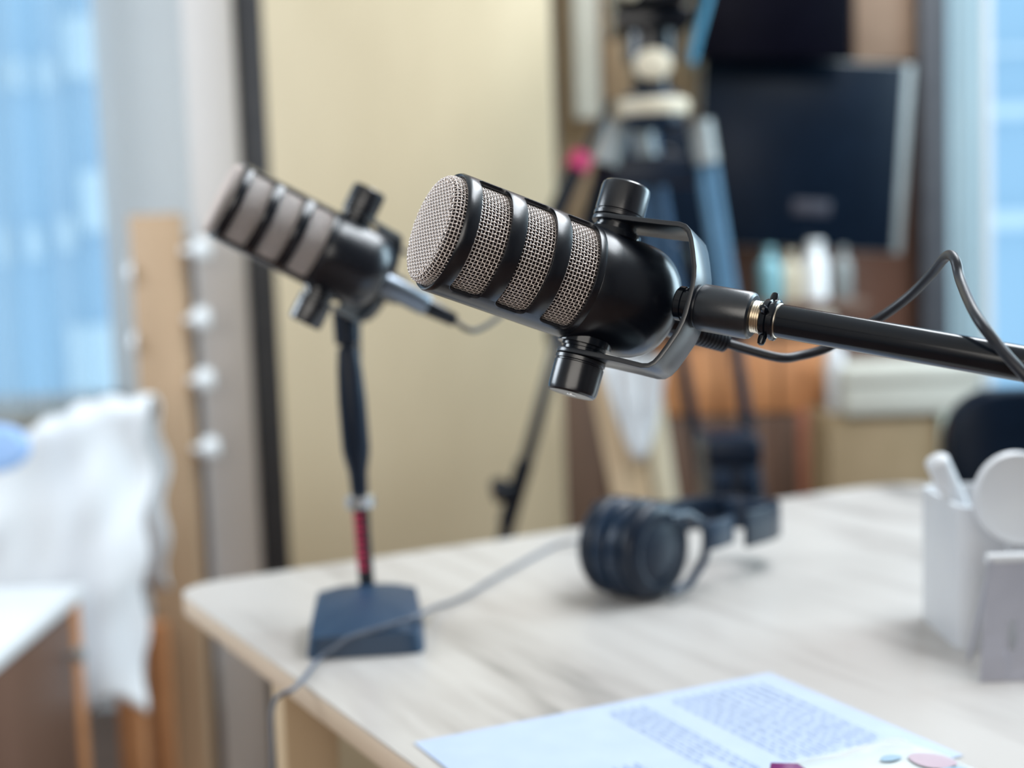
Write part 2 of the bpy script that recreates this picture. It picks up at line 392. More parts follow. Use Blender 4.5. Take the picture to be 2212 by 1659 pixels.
# reddish upright + shelf and wall above cabinet
xx = wx(1750, 960, 2.86)
o = slab(MB(), xx-.02, xx+.02, 2.855, 2.89, 0, wz(1750, 890, 2.86)).build('timber_batten', mat('red_batten', (.36, .13, .08), (.44, .18, .11), rough=.5), bevel=.003)
tag(o, 'reddish wooden batten leaning upright against the drawer cabinet', 'batten')
# wall shelf with bottles
ys = 3.02; zsf = wz(1700, 650, ys)
x0, x1 = wx(1560, 650, ys), wx(1862, 650, ys)
e = empty('wall_shelf', ((x0+x1)/2, ys, zsf), 'dark wall shelf holding bottles below the lower screen', 'shelf'); hw = (x1-x0)/2
slab(MB(), -hw, hw, -.05, YB-ys, -.022, 0).build('shelf_board', M_brown, e, bevel=.002)
slab(MB(), -hw, -.12, YB-ys-.02, YB-ys, 0, .13).build('back_board', M_screen, e, bevel=.002)
for s in (-1, 1): slab(MB(), s*(hw-.05)-.01, s*(hw-.05)+.01, .02, YB-ys, -.12, -.022).build('bracket', M_brown, e, bevel=.002)
def bottle(px, r, h, m, label, cap=None, cat='bottle', neck=.4, name='bottle'):
    p = ony(px, 650, ys); t = empty(name, (p.x, ys, zsf), label, cat)
    MB().lathe([(r*.92, 0), (r, .003), (r, h*.62), (r*.9, h*.70), (r*neck, h*.82), (r*neck, h*.93)], 20).build('body', m, t)
    MB().lathe([(r*neck*1.15, h*.92), (r*neck*1.15, h), (r*neck*.9, h*1.01)], 16).build('cap', cap or m, t)
bottle(1664, .026, .115, M_teal, 'teal bottle at the dark end of the wall shelf')
bottle(1710, .020, .105, M_cream, 'cream bottle between the teal and the white ones on the wall shelf')
bottle(1762, .027, .125, M_porc, 'bright white bottle in the middle of the wall shelf', neck=.6)
bottle(1822, .019, .110, M_silver, 'grey bottle alone at the pale end of the wall shelf')
# hanging paper under shelf
o = slab(MB(), wx(1742, 650, 2.96), wx(1800, 650, 2.96), 2.955, 2.957, ctop+.002, zsf-.024).build('paper_roll_sheet', M_beige, sm=False)
tag(o, 'pale sheet of paper standing below the white bottle', 'paper')
# screens
def screen(name, px0, px1, py0, py1, yy, ms, mf, label, margin, tilt=0, stand=None):
    a, b = wx(px0, 330, yy), wx(px1, 330, yy); z1, z0 = wz(px1-60, py0, yy), wz(px1-60, py1, yy)
    e = empty(name, ((a+b)/2, yy, (z0+z1)/2), label, 'screen'); e.rotation_euler = (0, tilt, 0)
    hw, hh = (b-a)/2, (z1-z0)/2
    m = MB(); t = .014
    slab(m, -hw, hw, 0, .03, -hh, hh)
    m.build('housing', mf, e, bevel=.004)
    slab(MB(), -hw+margin[0], hw-margin[1], -.004, 0, -hh+margin[2], hh-margin[3]).build('panel', ms, e, bevel=.001)
    slab(MB(), -.10, .10, .03, YB-yy-.001, -.08, .08).build('wall_bracket', M_darkframe, e, bevel=.003)
    return e, hw, hh
e, hw, hh = screen('flat_screen', 1505, 1962, 122, 533, 3.05, M_screen, M_silver, 'large dark blue flat screen with silver edge on the reddish wall', (.004, .020, .004, .004), tilt=math.radians(4.5))
slab(MB(), -.015, .065, -.006, -.003, -hh+.075, -hh+.105).build('grey_plate', mat('plate_grey', (.03, .03, .045)), e, bevel=.001)  # thin dark grey rectangle low on the panel
screen('flat_screen', 1512, 1850, -260, 124, 2.98, M_screen2, M_screen2, 'black screen mounted above the large dark blue screen', (.006,)*4, tilt=math.radians(2.5))

# loudspeaker left of the screen
y = 2.92; x0, x1 = wx(1335, 450, y), wx(1540, 450, y); z1, z0 = wz(1440, 262, y), ctop
e = empty('loudspeaker', ((x0+x1)/2, y, z0), 'tall black loudspeaker standing behind the tripod legs', 'loudspeaker'); hw = (x1-x0)/2
slab(MB(), -hw, hw, 0, .11, 0, z1-z0).build('housing', M_screen, e, bevel=.006)
for cz, rr_ in ((.13, .055), (z1-z0-.09, .035)):
    MB().lathe([(rr_, 0), (rr_, .006), (rr_*.92, .008), (rr_*.86, .002), (rr_*.35, -.006), (rr_*.3, .002), (rr_*.1, .006)], 32, Matrix.Translation((0, 0, cz)) @ Matrix.Rotation(math.pi/2, 4, 'X')).build('cone', M_gloss, e)
# grey box on brown cupboard right
y = 2.7; x0, x1 = wx(1786, 950, y), wx(2100, 950, y); z1 = wz(1950, 893, y)
e = empty('side_cupboard', ((x0+x1)/2, y, 0), 'olive brown cupboard carrying a pale box behind the white pot', 'cupboard'); hw = (x1-x0)/2
slab(MB(), -hw, hw, .02, .18, 0, z1).build('body', M_olive, e, bevel=.003)
slab(MB(), -hw+.004, hw-.065, 0, .018, .04, z1-.01).build('door', M_olive, e, bevel=.002)
slab(MB(), hw-.062, hw+.004, -.01, .18, .0, z1).build('side_panel', M_green, e, bevel=.002)
p = ony(1806, 870, y+.05); zt = wz(1806, 742, y+.05)
pr = MB().lathe([(.015, 0), (.017, .003), (.017, zt-z1-.012), (.012, zt-z1-.003), (.006, zt-z1)], 24, Matrix.Translation((p.x, y+.05, z1))).build('paper_tube', M_white)
tag(pr, 'upright white tube standing beside the pale box on the olive cupboard', 'tube')
e2 = empty('storage_box', ((x0+x1)/2+.025, y, z1), 'pale grey beige box lying on the olive brown cupboard', 'box')
zb = wz(1950, 790, y)-z1; hb = (wx(2112, 850, y)-wx(1822, 850, y))/2
slab(MB(), -hb, hb, -.01, .17, 0, zb*.72).build('box_body', M_beige, e2, bevel=.003)
slab(MB(), -hb-.004, hb+.004, -.015, .175, zb*.66, zb).build('box_lid', M_beige, e2, bevel=.004)

# black office chair at right edge
p = at(2200, 900, 1.95)
e = empty('office_chair', (p.x+.12, p.y, 0), 'black office chair beyond the table at the right window', 'chair')
def rr(w_, h_, r, n=6):
    out = []
    for cx, cy, a0 in ((w_-r, h_-r, 0), (-w_+r, h_-r, 90), (-w_+r, -h_+r, 180), (w_-r, -h_+r, 270)):
        for k in range(n+1):
            a = math.radians(a0+90*k/n); out.append((cx+r*math.cos(a), cy+r*math.sin(a)))
    return out
zc = wz(2200, 838, p.y)
MB().prism(rr(.22, .25, .07), -.03, .03, Matrix.Translation((0, 0, zc-.25)) @ Matrix.Rotation(math.pi/2, 4, 'X')).build('backrest', M_screen, e, bevel=.01)
MB().prism(rr(.23, .22, .06), .42, .50, Matrix.Translation((0, -.25, 0))).build('seat', M_screen, e, bevel=.015)
slab(MB(), -.03, .03, .03, .05, .40, .75).build('back_support', M_darkframe, e, bevel=.004)
slab(MB(), -.03, .03, -.25, .05, .38, .42).build('seat_frame', M_darkframe, e, bevel=.004)
MB().lathe([(.03, .08), (.03, .38)], 16, Matrix.Translation((0, -.25, 0))).build('gas_column', M_darkframe, e)
for k in range(5):
    a = math.radians(72*k+15)
    lg = MB().tube([(0, -.25, .09), (.28*math.cos(a), -.25+.28*math.sin(a), .065)], .018, 8).build('leg', M_darkframe, e)
    MB().lathe([(.028, -.02), (.028, .02)], 16, Matrix.Translation((.28*math.cos(a), -.25+.28*math.sin(a), .029)) @ Matrix.Rotation(math.pi/2, 4, 'X')).build('caster', M_darkframe, e)

# wooden easel legs + white cloth
y = 2.5
e = empty('wooden_easel', (ony(1380, 1000, y).x, y, 0), 'folded light wooden easel behind the headphones', 'easel')
ex = e.location.x
def lean(px0, py0, px1, py1, yy, w_, m, nm, par, ox, oy, t=.02):
    a = ony(px0, py0, yy); b = ony(px1, py1, yy); d = (b-a); tt = (a.z-.0)/(a.z-b.z); b = a+d*tt
    a = Vector((a.x-ox, yy-oy, a.z)); b = Vector((b.x-ox, yy-oy, 0.0))
    mb = MB(); vs = []
    for q in (a, b):
        for sx, sy in ((-1, -1), (1, -1), (1, 1), (-1, 1)): vs.append(Vector((q.x+sx*w_/2, q.y+sy*t/2, q.z)))
    mb.add(vs, [(0, 1, 2, 3), (7, 6, 5, 4)]+[(i, i+4, (i+1) % 4+4, (i+1) % 4) for i in range(4)])
    return mb.build(nm, m, par, bevel=.002)
lean(1305, 760, 1368, 1080, y, .070, M_leg, 'leg', e, ex, y)
lean(1395, 780, 1440, 1080, y+.04, .040, M_plyedge, 'leg', e, ex, y)
slab(MB(), -.02, .10, -.012, .052, .30, .34).build('cross_bar', M_leg, e, bevel=.002)
# white cloth hanging on easel
vs = []; fs = []; nn = 14
for j in range(12):
    t = j/11; pw = (1-t)**.7*.052+.006; zc_ = wz(1368, 770, y)-(wz(1368, 770, y)-wz(1368, 985, y))*t
    for i in range(nn):
        u = i/(nn-1)*2-1; vs.append((ony(1363+10*t, 850, y).x+u*pw, y-.03-.012*math.cos(u*7+t*2), zc_))
for j in range(11):
    for i in range(nn-1): fs.append((j*nn+i, j*nn+i+1, (j+1)*nn+i+1, (j+1)*nn+i))
o = MB().add(vs, fs).build('white_towel', M_cloth, ang=80); sd = o.modifiers.new('s', 'SOLIDIFY'); sd.thickness = .006
tag(o, 'white cloth hanging to a point from the wooden easel', 'cloth')

# ---------------- left side: post, cloth chair, sideboard ----------------
y = 2.6; x0, x1 = wx(302, 900, y), wx(410, 900, y); zt = wz(345, 462, y)
e = empty('peg_post', ((x0+x1)/2, y, 0), 'upright light wooden post with round white pegs on both sides', 'post')
hw = (x1-x0)/2
slab(MB(), -hw, hw, 0, .05, 0, zt).build('post', M_post, e, bevel=.003)
def peg(px, py, s):
    z = wz(px, py, y); x = wx(px, py, y)-(x0+x1)/2
    mt = Matrix.Translation((s*hw, .01, z)) @ Matrix.Rotation(s*math.pi/2, 4, 'Y')
    L_ = abs(x)-hw
    MB().lathe([(.007, 0), (.007, max(L_-.01, .004)), (.020, max(L_-.006, .006)), (.024, L_+.008), (.018, L_+.020), (.004, L_+.024)], 20, mt).build('peg', M_porc, e)
for px, py in ((425, 540), (425, 690), (433, 822), (445, 970)): peg(px, py, 1)
for px, py in ((298, 592), (306, 742)): peg(px, py, -1)
slab(MB(), -hw-.03, hw+.03, -.06, .12, 0, .03).build('foot', M_post, e, bevel=.003)

# draped chair
y = 2.34
xa, xb = wx(-120, 900, y), wx(322, 1000, y); zt = wz(300, 868, y)
e = empty('padded_chair', ((xa+xb)/2, y, 0), 'wooden chair hidden under a white cloth at the left window', 'chair'); hw = (xb-xa)/2
slab(MB(), -hw+.04, hw-.04, 0, .04, .44, zt-.17).build('backrest', M_orange, e, bevel=.01)
slab(MB(), -hw+.04, hw-.12, 0.04, .24, .40, .45).build('seat', M_orange, e, bevel=.01)
for sx in (-1, 1):
    for yy in (.02, .21):
        slab(MB(), sx*(hw-.06)-.02, sx*(hw-.06)+.02, yy-.02, yy+.02, 0, .40).build('leg', M_orange, e, bevel=.003)
# cloth: sheet draped over back: front panel, top, rear, with folds and drooping left top edge
vs = []; fs = []; NU, NV = 70, 60
for j in range(NV+1):
    v = j/NV
    for i in range(NU+1):
        u = i/NU; x = xa-.01+(xb-xa+.02)*u
        top = zt-.012-.18*max(0, .75-u)**1.2+.004*math.sin(u*40)
        zlow = .33+.05*math.sin(u*9)
        if v < .62:
            s = v/.62; z = zlow+(top-zlow)*s; yy = y-.03-.10*(1-s)**1.5
        elif v < .72:
            s = (v-.62)/.10; z = top+.022*math.sin(s*math.pi); yy = y-.03+.10*s
        else:
            s = (v-.72)/.28; z = top-(top-.5)*s; yy = y+.07+.02*s
        fold = .008*math.sin(u*16+3*s)*(1-.5*v)+.03*noise.noise(Vector((u*2+z*2, z*4, 3)))+.010*noise.noise(Vector((u*6-z*7, z*9, 8)))
        yy -= fold+.03
        bump_ = .006*math.cos(z*2*math.pi/.118) if u > .97 else 0
        vs.append((x+bump_+.006*noise.noise(Vector((z*5, u, 1))), yy, z))
for j in range(NV):
    for i in range(NU): fs.append((j*(NU+1)+i, j*(NU+1)+i+1, (j+1)*(NU+1)+i+1, (j+1)*(NU+1)+i))
o = MB().add(vs, fs).build('white_throw', M_cloth, ang=80); sd = o.modifiers.new('s', 'SOLIDIFY'); sd.thickness = .008
tag(o, 'crumpled white cloth draped over the chair at the left window', 'cloth')
# blue cushion glimpse
o = MB().lathe([(.02, -.03), (.07, -.025), (.09, 0), (.07, .025), (.02, .03)], 24, Matrix.Translation(at(-12, 968, 2.08)) @ Matrix.Rotation(math.radians(80), 4, 'X') @ Matrix.Diagonal((.6, .4, .5, 1))).build('small_cushion', mat('blue_fabric', (.30, .48, .80), (.36, .54, .86), rough=.9))
tag(o, 'small blue cushion lying against the white cloth', 'cushion')

# sideboard
zs = .58
p1 = onz(182, 1262, zs); p0 = onz(0, 1412, zs)
d = (p1-p0); d.normalize(); nrm = Vector((-d.y, d.x, 0))   # to the left
ang = math.atan2(d.y, d.x)
e = empty('sideboard', (p1.x, p1.y, 0), 'brown wooden sideboard with a white top in front of the draped chair', 'sideboard'); e.rotation_euler = (0, 0, ang)
Ls, Ws = 1.1, .50
slab(MB(), -Ls, 0, 0, Ws, zs-.02, zs).build('top_board', M_whitetop, e, bevel=.003)
slab(MB(), -Ls+.01, -.01, .02, Ws-.01, .05, zs-.02).build('body', M_sbrown, e, bevel=.002)
slab(MB(), -.055, -.012, .004, .02, .05, zs-.022).build('corner_strip', M_orange, e, bevel=.002)
for k in range(2):
    a = -.06-(k+1)*.50; dd = slab(MB(), a+.003, a+.497, .004, .02, .24, zs-.025).build('door', M_sbrown, e, bevel=.002)
    MB().lathe([(.004, 0), (.004, .012), (.012, .018), (.010, .026)], 16, Matrix.Translation((a+.46, .004, .50)) @ Matrix.Rotation(math.pi/2, 4, 'X')).build('knob', M_silver, dd)
    d2 = slab(MB(), a+.003, a+.497, .004, .02, .055, .236).build('drawer', M_orange, e, bevel=.002)
    MB().lathe([(.004, 0), (.004, .012), (.012, .018), (.010, .026)], 16, Matrix.Translation((a+.25, .004, .15)) @ Matrix.Rotation(math.pi/2, 4, 'X')).build('knob', M_silver, d2)
slab(MB(), -Ls+.03, -.03, .05, Ws-.05, 0, .05).build('plinth', M_brown, e, sm=False)

# ---------------- video camera on tripod ----------------
y = 2.35
hub = ony(1408, 235, y)
e = empty('camera_tripod', (hub.x, y, 0), 'black camera tripod with pan handle behind the front microphone', 'tripod')
def loc(px, py, yy=y): q = ony(px, py, yy); return Vector((q.x-hub.x, yy-y, q.z))
def toground(a, b): return a+(b-a)*(a.z/(a.z-b.z))
MB().lathe([(.030, 0), (.052, .01), (.056, .035), (.05, .055), (.03, .065)], 28, Matrix.Translation((0, 0, hub.z-.035))).build('bowl', M_blue2, e)
MB().lathe([(.034, 0), (.036, .012), (.036, .030), (.034, .036)], 28, Matrix.Translation((0, 0, hub.z-.012)) @ Matrix.Diagonal((1.7, 1.7, .7, 1))).build('level_ring', M_cream, e)
a0, a1, a2 = loc(1335, 262), loc(1512, 262), loc(1385, 275, y+.08)
L0 = toground(a0, loc(1120, 1060)); L1 = toground(a1, loc(1628, 1000)); L2 = toground(a2, loc(1525, 1080, y+.12))
def tleg(a, b, m, off):
    mb = MB(); 
    for s in (-1, 1): mb.tube([a+Vector((s*off, 0, 0)), a.lerp(b, .27)+Vector((s*off*.8, 0, 0))], .0095, 8)
    o = mb.build('leg', m, e)
    MB().tube([a.lerp(b, .25), a.lerp(b, .97)], .011, 10).build('lower_tube', M_blue, o)
    c_ = a.lerp(b, .27); MB().box((c_.x, c_.y, c_.z), (off*2+.03, .035, .045)).build('leg_clamp', M_blue, o, bevel=.004)
    MB().lathe([(.006, 0), (.020, .004), (.022, .02), (.012, .04)], 16, Matrix.Translation((b.x, b.y, 0))).build('rubber_foot', M_blue, o)
    q = a.lerp(b, .055); MB().tube([a, q], .021, 12).build('leg_bracket', M_silver, o)
tleg(a0, L0, M_gloss, .010)
tleg(a1, L1, mat('tube_blue_highlight', (.07, .17, .28), (.09, .20, .32), rough=.4), .010)  # light blue highlight on the black upper tubes put into their colour
tleg(a2, L2, mat('tube_dim_highlight', (.03, .08, .16), (.04, .10, .19), rough=.45), .016)  # weaker blue highlight of the middle leg, also painted as tube colour
MB().box((0, .02, hub.z-.10), (.15, .05, .05)).build('spreader_block', M_blue, e, bevel=.006)
# head
MB().lathe([(.028, 0), (.032, .01), (.032, .05), (.045, .055), (.045, .10), (.03, .105)], 24, Matrix.Translation((0, 0, hub.z+.02))).build('fluid_head', M_gloss, e)
MB().lathe([(.020, 0), (.026, .004), (.026, .018), (.02, .022)], 24, Matrix.Translation(loc(1402, 150)+Vector((0, -.05, 0))) @ Matrix.Rotation(math.pi/2, 4, 'X') @ Matrix.Diagonal((1.15, .95, 1, 1))).build('tilt_knob', M_cream, e)
hn = MB().tube([loc(1318, 222)+Vector((0, -.02, 0)), loc(1255, 350)+Vector((0, -.05, 0))], .008, 10).build('pan_handle', M_gloss, e)
MB().tube([loc(1256, 340)+Vector((0, -.05, 0)), loc(1238, 372)+Vector((0, -.06, 0))], .018, 14).build('grip_ring', M_pink, hn)
MB().tube([loc(1238, 374)+Vector((0, -.06, 0)), loc(1195, 470)+Vector((0, -.07, 0))], .015, 14).build('grip', M_gloss, hn)
# camera body
zb = hub.z+.125
c_ = empty('video_camera', (hub.x, y, zb), 'black video camera mounted on top of the tripod', 'camera')
slab(MB(), -.062, .062, -.06, .10, 0, .03).build('mounting_plate', M_gloss, c_, bevel=.004)
MB().prism(rr(.060, .075, .014), -.07, .12, Matrix.Translation((-.005, 0, .105)) @ Matrix.Rotation(math.pi/2, 4, 'X')).build('body', M_gloss, c_, bevel=.004)
MB().lathe([(.048, 0), (.050, .01), (.046, .05), (.052, .055), (.054, .08), (.045, .08), (.040, .07)], 28, Matrix.Translation((-.01, -.11, .115)) @ Matrix.Rotation(math.pi/2, 4, 'X')).build('lens', M_gloss, c_)
MB().lathe([(.014, 0), (.016, .003), (.013, .010)], 20, Matrix.Translation((-.042, -.122, .045)) @ Matrix.Rotation(math.pi/2, 4, 'X')).build('button', M_cream, c_)
MB().tube([(.06, -.05, .13), (.085, -.06, .10), (.088, -.06, .04), (.070, -.055, -.02), (.060, -.05, -.06)], .007, 10).build('side_cable', mat('blue_cord', (.05, .22, .36), (.07, .27, .42), rough=.4), c_)
MB().box((.075, -.05, .085), (.03, .05, .05)).build('side_module', M_silver, c_, bevel=.005)
MB().tube([(-.04, .08, .18), (-.04, .06, .23), (-.04, -.05, .23), (-.04, -.07, .18)], .009, 10).build('top_handle', M_gloss, c_)
for k_, (dx, dz) in enumerate(((-.05, .10), (.035, .06), (.03, .13))):
    MB().lathe([(.009, 0), (.009, .006), (.006, .008)], 14, Matrix.Translation((dx, -.122, dz)) @ Matrix.Rotation(math.pi/2, 4, 'X')).build('button', M_silver, c_)
# black case at tripod feet (on a low stool)
p = ony(1588, 1010, 2.0); zt = wz(1588, 948, 2.0)
t_ = empty('equipment_case', (p.x, 2.0, 0), 'tall black equipment case standing by the tripod behind the table', 'case')
MB().prism(rr(.038, .06, .012), 0, zt-.04, Matrix.Translation((.0, .06, 0))).build('case_body', M_blue, t_, bevel=.004)
MB().prism(rr(.040, .062, .012), zt-.04, zt, Matrix.Translation((.0, .06, 0))).build('lid', M_blue, t_, bevel=.006)
MB().box((.02, -.005, zt-.06), (.02, .012, .03)).build('latch', M_blue2, t_, bevel=.003)
MB().box((-.02, -.005, zt-.06), (.02, .012, .03)).build('latch', M_blue2, t_, bevel=.003)
# thin stand leg with clamp left of headphones
q0 = ony(1185, 820, 2.0); q1 = ony(1085, 1160, 2.0); q1 = q0+(q1-q0)*(q0.z/(q0.z-q1.z))
e = empty('light_stand', (q1.x, q1.y, 0), 'thin black slanting stand pole with a clamp before the birch cabinet', 'stand')
o_ = Vector((q1.x, q1.y, 0))
qt = q0+(q0-q1).normalized()*.18
MB().tube([qt-o_, q1-o_+Vector((0, 0, .02))], .0055, 10).build('pole', M_gloss, e)
cc = q0.lerp(q1, .56*(ony(1120, 1050, 2.0)-q0).length/((q1-q0).length)*1.78)
cc = ony(1118, 1050, 2.0)
MB().tube([cc-o_+Vector((.012, 0, .035)), cc-o_+Vector((-.018, 0, -.055))], .013, 12).build('clamp', M_gloss, e)
MB().lathe([(.006, 0), (.010, .012), (.018, .018), (.018, .034), (.012, .038)], 16, Matrix.Translation(cc-o_+Vector((.0, 0, .0))) @ Matrix.Rotation(-math.pi/2-.2, 4, 'Y')).build('clamp_knob', M_gloss, e)
MB().tube([(0, 0, .03), (-.16, -.05, .008)], .006, 8).build('foot', M_gloss, e)
MB().tube([(0, 0, .03), (.12, -.12, .008)], .006, 8).build('foot', M_gloss, e)
MB().tube([(0, 0, .03), (.05, .16, .008)], .006, 8).build('foot', M_gloss, e)

# =====================================================================
# TABLE
# =====================================================================
CL = onz(372, 1268); CR = onz(2010, 1030)
d1 = (CR-CL); LEN = d1.length; d1.normalize(); d2 = Vector((d1.y, -d1.x, 0))
WID = .85
tang = math.atan2(d1.y, d1.x)
MT = Matrix.Translation((CL.x, CL.y, 0)) @ Matrix.Rotation(tang, 4, 'Z')       # local x along far edge, -y towards camera
tb = empty('table', M=MT, label='pale oak table with rounded corners holding paper and headphones', cat='table')
def corner(cx, cy, r, a0, n=10): return [(cx+r*math.cos(math.radians(a0+90*k/n)), cy+r*math.sin(math.radians(a0+90*k/n))) for k in range(n+1)]
ra, rb = .045, .13
out = corner(LEN-rb, -rb, rb, 0)+corner(ra, -ra, ra, 90)+corner(ra, -WID+ra, ra, 180)+corner(LEN-rb, -WID+rb, rb, 270)
MB().prism(out, TZ-.0015, TZ).build('tabletop', M_table, tb, sm=False)
MB().prism(out, TZ-.020, TZ-.0016).build('edge_board', M_edge, tb, bevel=.0015)
def tloc(px, py): v = MT.inverted() @ onz(px, py); return v
lg = MT.inverted() @ onz(662, 1580, TZ-.08)
for (x, y_) in ((lg.x, lg.y), (LEN-.20, -.16), (LEN-.20, -WID+.12)):
    slab(MB(), x-.024, x+.024, y_-.014, y_+.014, 0, TZ-.020).build('leg', M_leg, tb, bevel=.003)
slab(MB(), .08, LEN-.15, -WID+.25, -WID+.27, TZ-.10, TZ-.020).build('apron', M_brown, tb, bevel=.002)
slab(MB(), .16, LEN-.15, -.26, -.24, TZ-.10, TZ-.020).build('apron', M_brown, tb, bevel=.002)

# paper
A, B, C = onz(1662, 1455), onz(893, 1606), onz(1990, 1620)
sA = (B-A); sA.normalize(); tA = Vector((-sA.y, sA.x, 0)); tA = tA if tA.dot(C-A) > 0 else -tA
MP = Matrix(((sA.x, tA.x, 0, A.x), (sA.y, tA.y, 0, A.y), (0, 0, 1 if sA.cross(tA).z > 0 else -1, TZ+.0006), (0, 0, 0, 1)))
pe = empty('paper_sheet', (A.x, A.y, TZ), 'white printed sheet of paper lying at the near edge of the table', 'paper')
PL, PW = (B-A).length, (B-A).length*.707
vs = []; fs = []
for i in range(31):
    for j in range(21):
        s, t = PL*i/30, PW*j/20; v = A+sA*s+tA*t; vs.append((v.x-A.x, v.y-A.y, .0007+.0012*max(0, math.sin(i/30*9)*math.sin(j/20*5))))
for i in range(30):
    for j in range(20): fs.append((i*21+j, i*21+j+1, (i+1)*21+j+1, (i+1)*21+j))
MB().add(vs, fs).build('sheet', M_paper, pe)
rng = random.Random(4); mb = MB()
def words(s, t0, t1, h=.0016):
    t = t0
    while t < t1:
        l = rng.uniform(.005, .014)
        q = [A+sA*(s-h/2)+tA*t, A+sA*(s+h/2)+tA*t, A+sA*(s+h/2)+tA*min(t+l, t1), A+sA*(s-h/2)+tA*min(t+l, t1)]
        mb.add([(v.x-A.x, v.y-A.y, .0024) for v in q], [(0, 1, 2, 3)]); t += l+rng.uniform(.002, .003)
for k in range(10): words(.024+k*.0078, .018+(.004 if k == 0 else 0), PW*(.93 if k % 4 else .75))
for k in range(4): words(.024+(k+12.4)*.0078, .018, PW*(.8 if k != 2 else .6))
for k in range(3): words(.024+(k+20)*.0078, PW*.55, PW*.9)
o = mb.build('printed_text', M_ink, pe, sm=False); o['kind'] = 'stuff'

# clear pouch with printed picture and purple wrapper at the bottom
p = onz(1990, 1756)
e = empty('clear_pouch', (p.x, p.y, TZ+.003), 'clear plastic pouch with a pink and blue print lying on the paper', 'pouch')
q = tA.copy(); ang = math.atan2(q.y, q.x)
Mz = Matrix.Rotation(ang, 4, 'Z')
vs = []; fs = []
for i in range(25):
    for j in range(17):
        u, v = i/24*2-1, j/16*2-1
        z = .004+.012*max(0, (1-u**4)*(1-v**4))+.0015*noise.noise(Vector((u*3, v*3, 0)))
        vs.append(Mz @ Vector((u*.085, v*.058, z)))
for i in range(24):
    for j in range(16): fs.append((i*17+j, i*17+j+1, (i+1)*17+j+1, (i+1)*17+j))
MB().add(vs, fs).build('film', mat('milky_film', (.62, .66, .66), (.68, .72, .72), rough=.12), e)
def patch(u0, u1, v0, v1, m):
    vs = []; fs = []; n = 8
    for i in range(n+1):
        for j in range(n+1):
            u, v = u0+(u1-u0)*i/n, v0+(v1-v0)*j/n
            rx = (i/n*2-1); ry = (j/n*2-1)
            u = (u0+u1)/2+(u1-u0)/2*rx*math.sqrt(1-ry*ry/2); v = (v0+v1)/2+(v1-v0)/2*ry*math.sqrt(1-rx*rx/2)
            z = .0052+.012*max(0, (1-u**4)*(1-v**4))+.0015*noise.noise(Vector((u*3, v*3, 0)))
            vs.append(Mz @ Vector((u*.085, v*.058, z)))
    for i in range(n):
        for j in range(n): fs.append((i*(n+1)+j, i*(n+1)+j+1, (i+1)*(n+1)+j+1, (i+1)*(n+1)+j))
    MB().add(vs, fs).build('print', m, e)
def ppx(px, py):
    v = Mz.inverted() @ (onz(px, py, TZ+.015)-e.location); return v.x/.085, v.y/.058
for px_, py_, du, dv, m_ in ((2015, 1658, .17, .22, M_pinkp), (1925, 1656, .05, .12, M_bluep), (2080, 1700, .2, .25, M_bluep), (1960, 1720, .3, .3, M_pinkp)):
    u_, v_ = ppx(px_, py_); patch(u_-du, u_+du, v_-dv, v_+dv, m_)
p = onz(1718, 1672, TZ+.02)
o = empty('foil_wrapper', (p.x, p.y, TZ+.003), 'dark purple foil wrapper with a pointed corner on the paper', 'wrapper')
mb = MB(); vs = [(-.012, .012, .020), (.004, .012, .019), (.020, -.002, .010), (.030, -.03, .008), (-.02, -.035, .002), (-.016, -.005, .001), (.02, -.03, .0005), (.01, .004, .001)]
mb.add(vs, [(0, 1, 2, 3, 4), (0, 4, 5), (1, 7, 2), (0, 5, 7, 1), (2, 7, 6, 3), (4, 3, 6, 5), (5, 6, 7)]); mb.build('foil', M_purple, o, bevel=.0008)

# white pot with paddle and rod
pb = onz(2172, 1385)
e = empty('white_pot', (pb.x+.03, pb.y+.03, TZ), 'tapering white plastic pot standing at the far side of the table', 'pot')
def zat(px, py, yy): return ony(px, py, yy).z
ztop = zat(2060, 1070, e.location.y)-TZ
xt = ony(2052, 1090, e.location.y-.03).x-e.location.x; xb_ = ony(2052, 1395, e.location.y-.03).x-e.location.x
mb = MB(); rings = []
for k, (s, ins) in enumerate([(0, 0), (.03, 0), (.5, 0), (.97, 0), (1, 0), (1, -.004), (.97, -.005), (.5, -.005), (.04, -.005)]):
    wv = abs(xb_)+(abs(xt)-abs(xb_))*s+ins
    rings.append([Vector((x*1, y_*.75, ztop*s)) for x, y_ in rr(wv, wv, .018)])
n = len(rings[0]); vs = [v for r in rings for v in r]; fs = [tuple(range(n-1, -1, -1)), tuple((len(rings)-1)*n+i for i in range(n))]
for k in range(len(rings)-1):
    for i in range(n): fs.append((k*n+i, k*n+(i+1) % n, (k+1)*n+(i+1) % n, (k+1)*n+i))
mb.add(vs, fs).build('vessel', M_white, e, ang=50)
# rod with rounded end
a = ony(2022, 992, e.location.y-.02); b = Vector((a.x+.062, a.y+.03, TZ+.02))
rp = [a+(b-a)*t for t in (-.02, -.005, .01, .05, .3, 1)]
o = MB().tube(rp, [.003, .0078, .0095, .0095, .009, .008], 16).build('white_spatula_rod', M_white)
tag(o, 'white rod with a rounded tip leaning in the white pot', 'rod')
pc = ony(2196, 1078, e.location.y-.075)
t_ = empty('white_paddle', (pc.x, pc.y, pc.z), 'round white paddle standing in the white pot', 'paddle')
MB().lathe([(.002, -.004), (.030, -.0045), (.034, -.002), (.0355, .002), (.033, .006), (.028, .0045), (.002, .004)], 40, Matrix.Rotation(math.radians(78), 4, 'X') @ Matrix.Rotation(math.radians(8), 4, 'Y')).build('disc', M_white, t_)
MB().tube([(.0, .002, -.03), (.003, .022, -.045)], .005, 10).build('handle', M_white, t_)

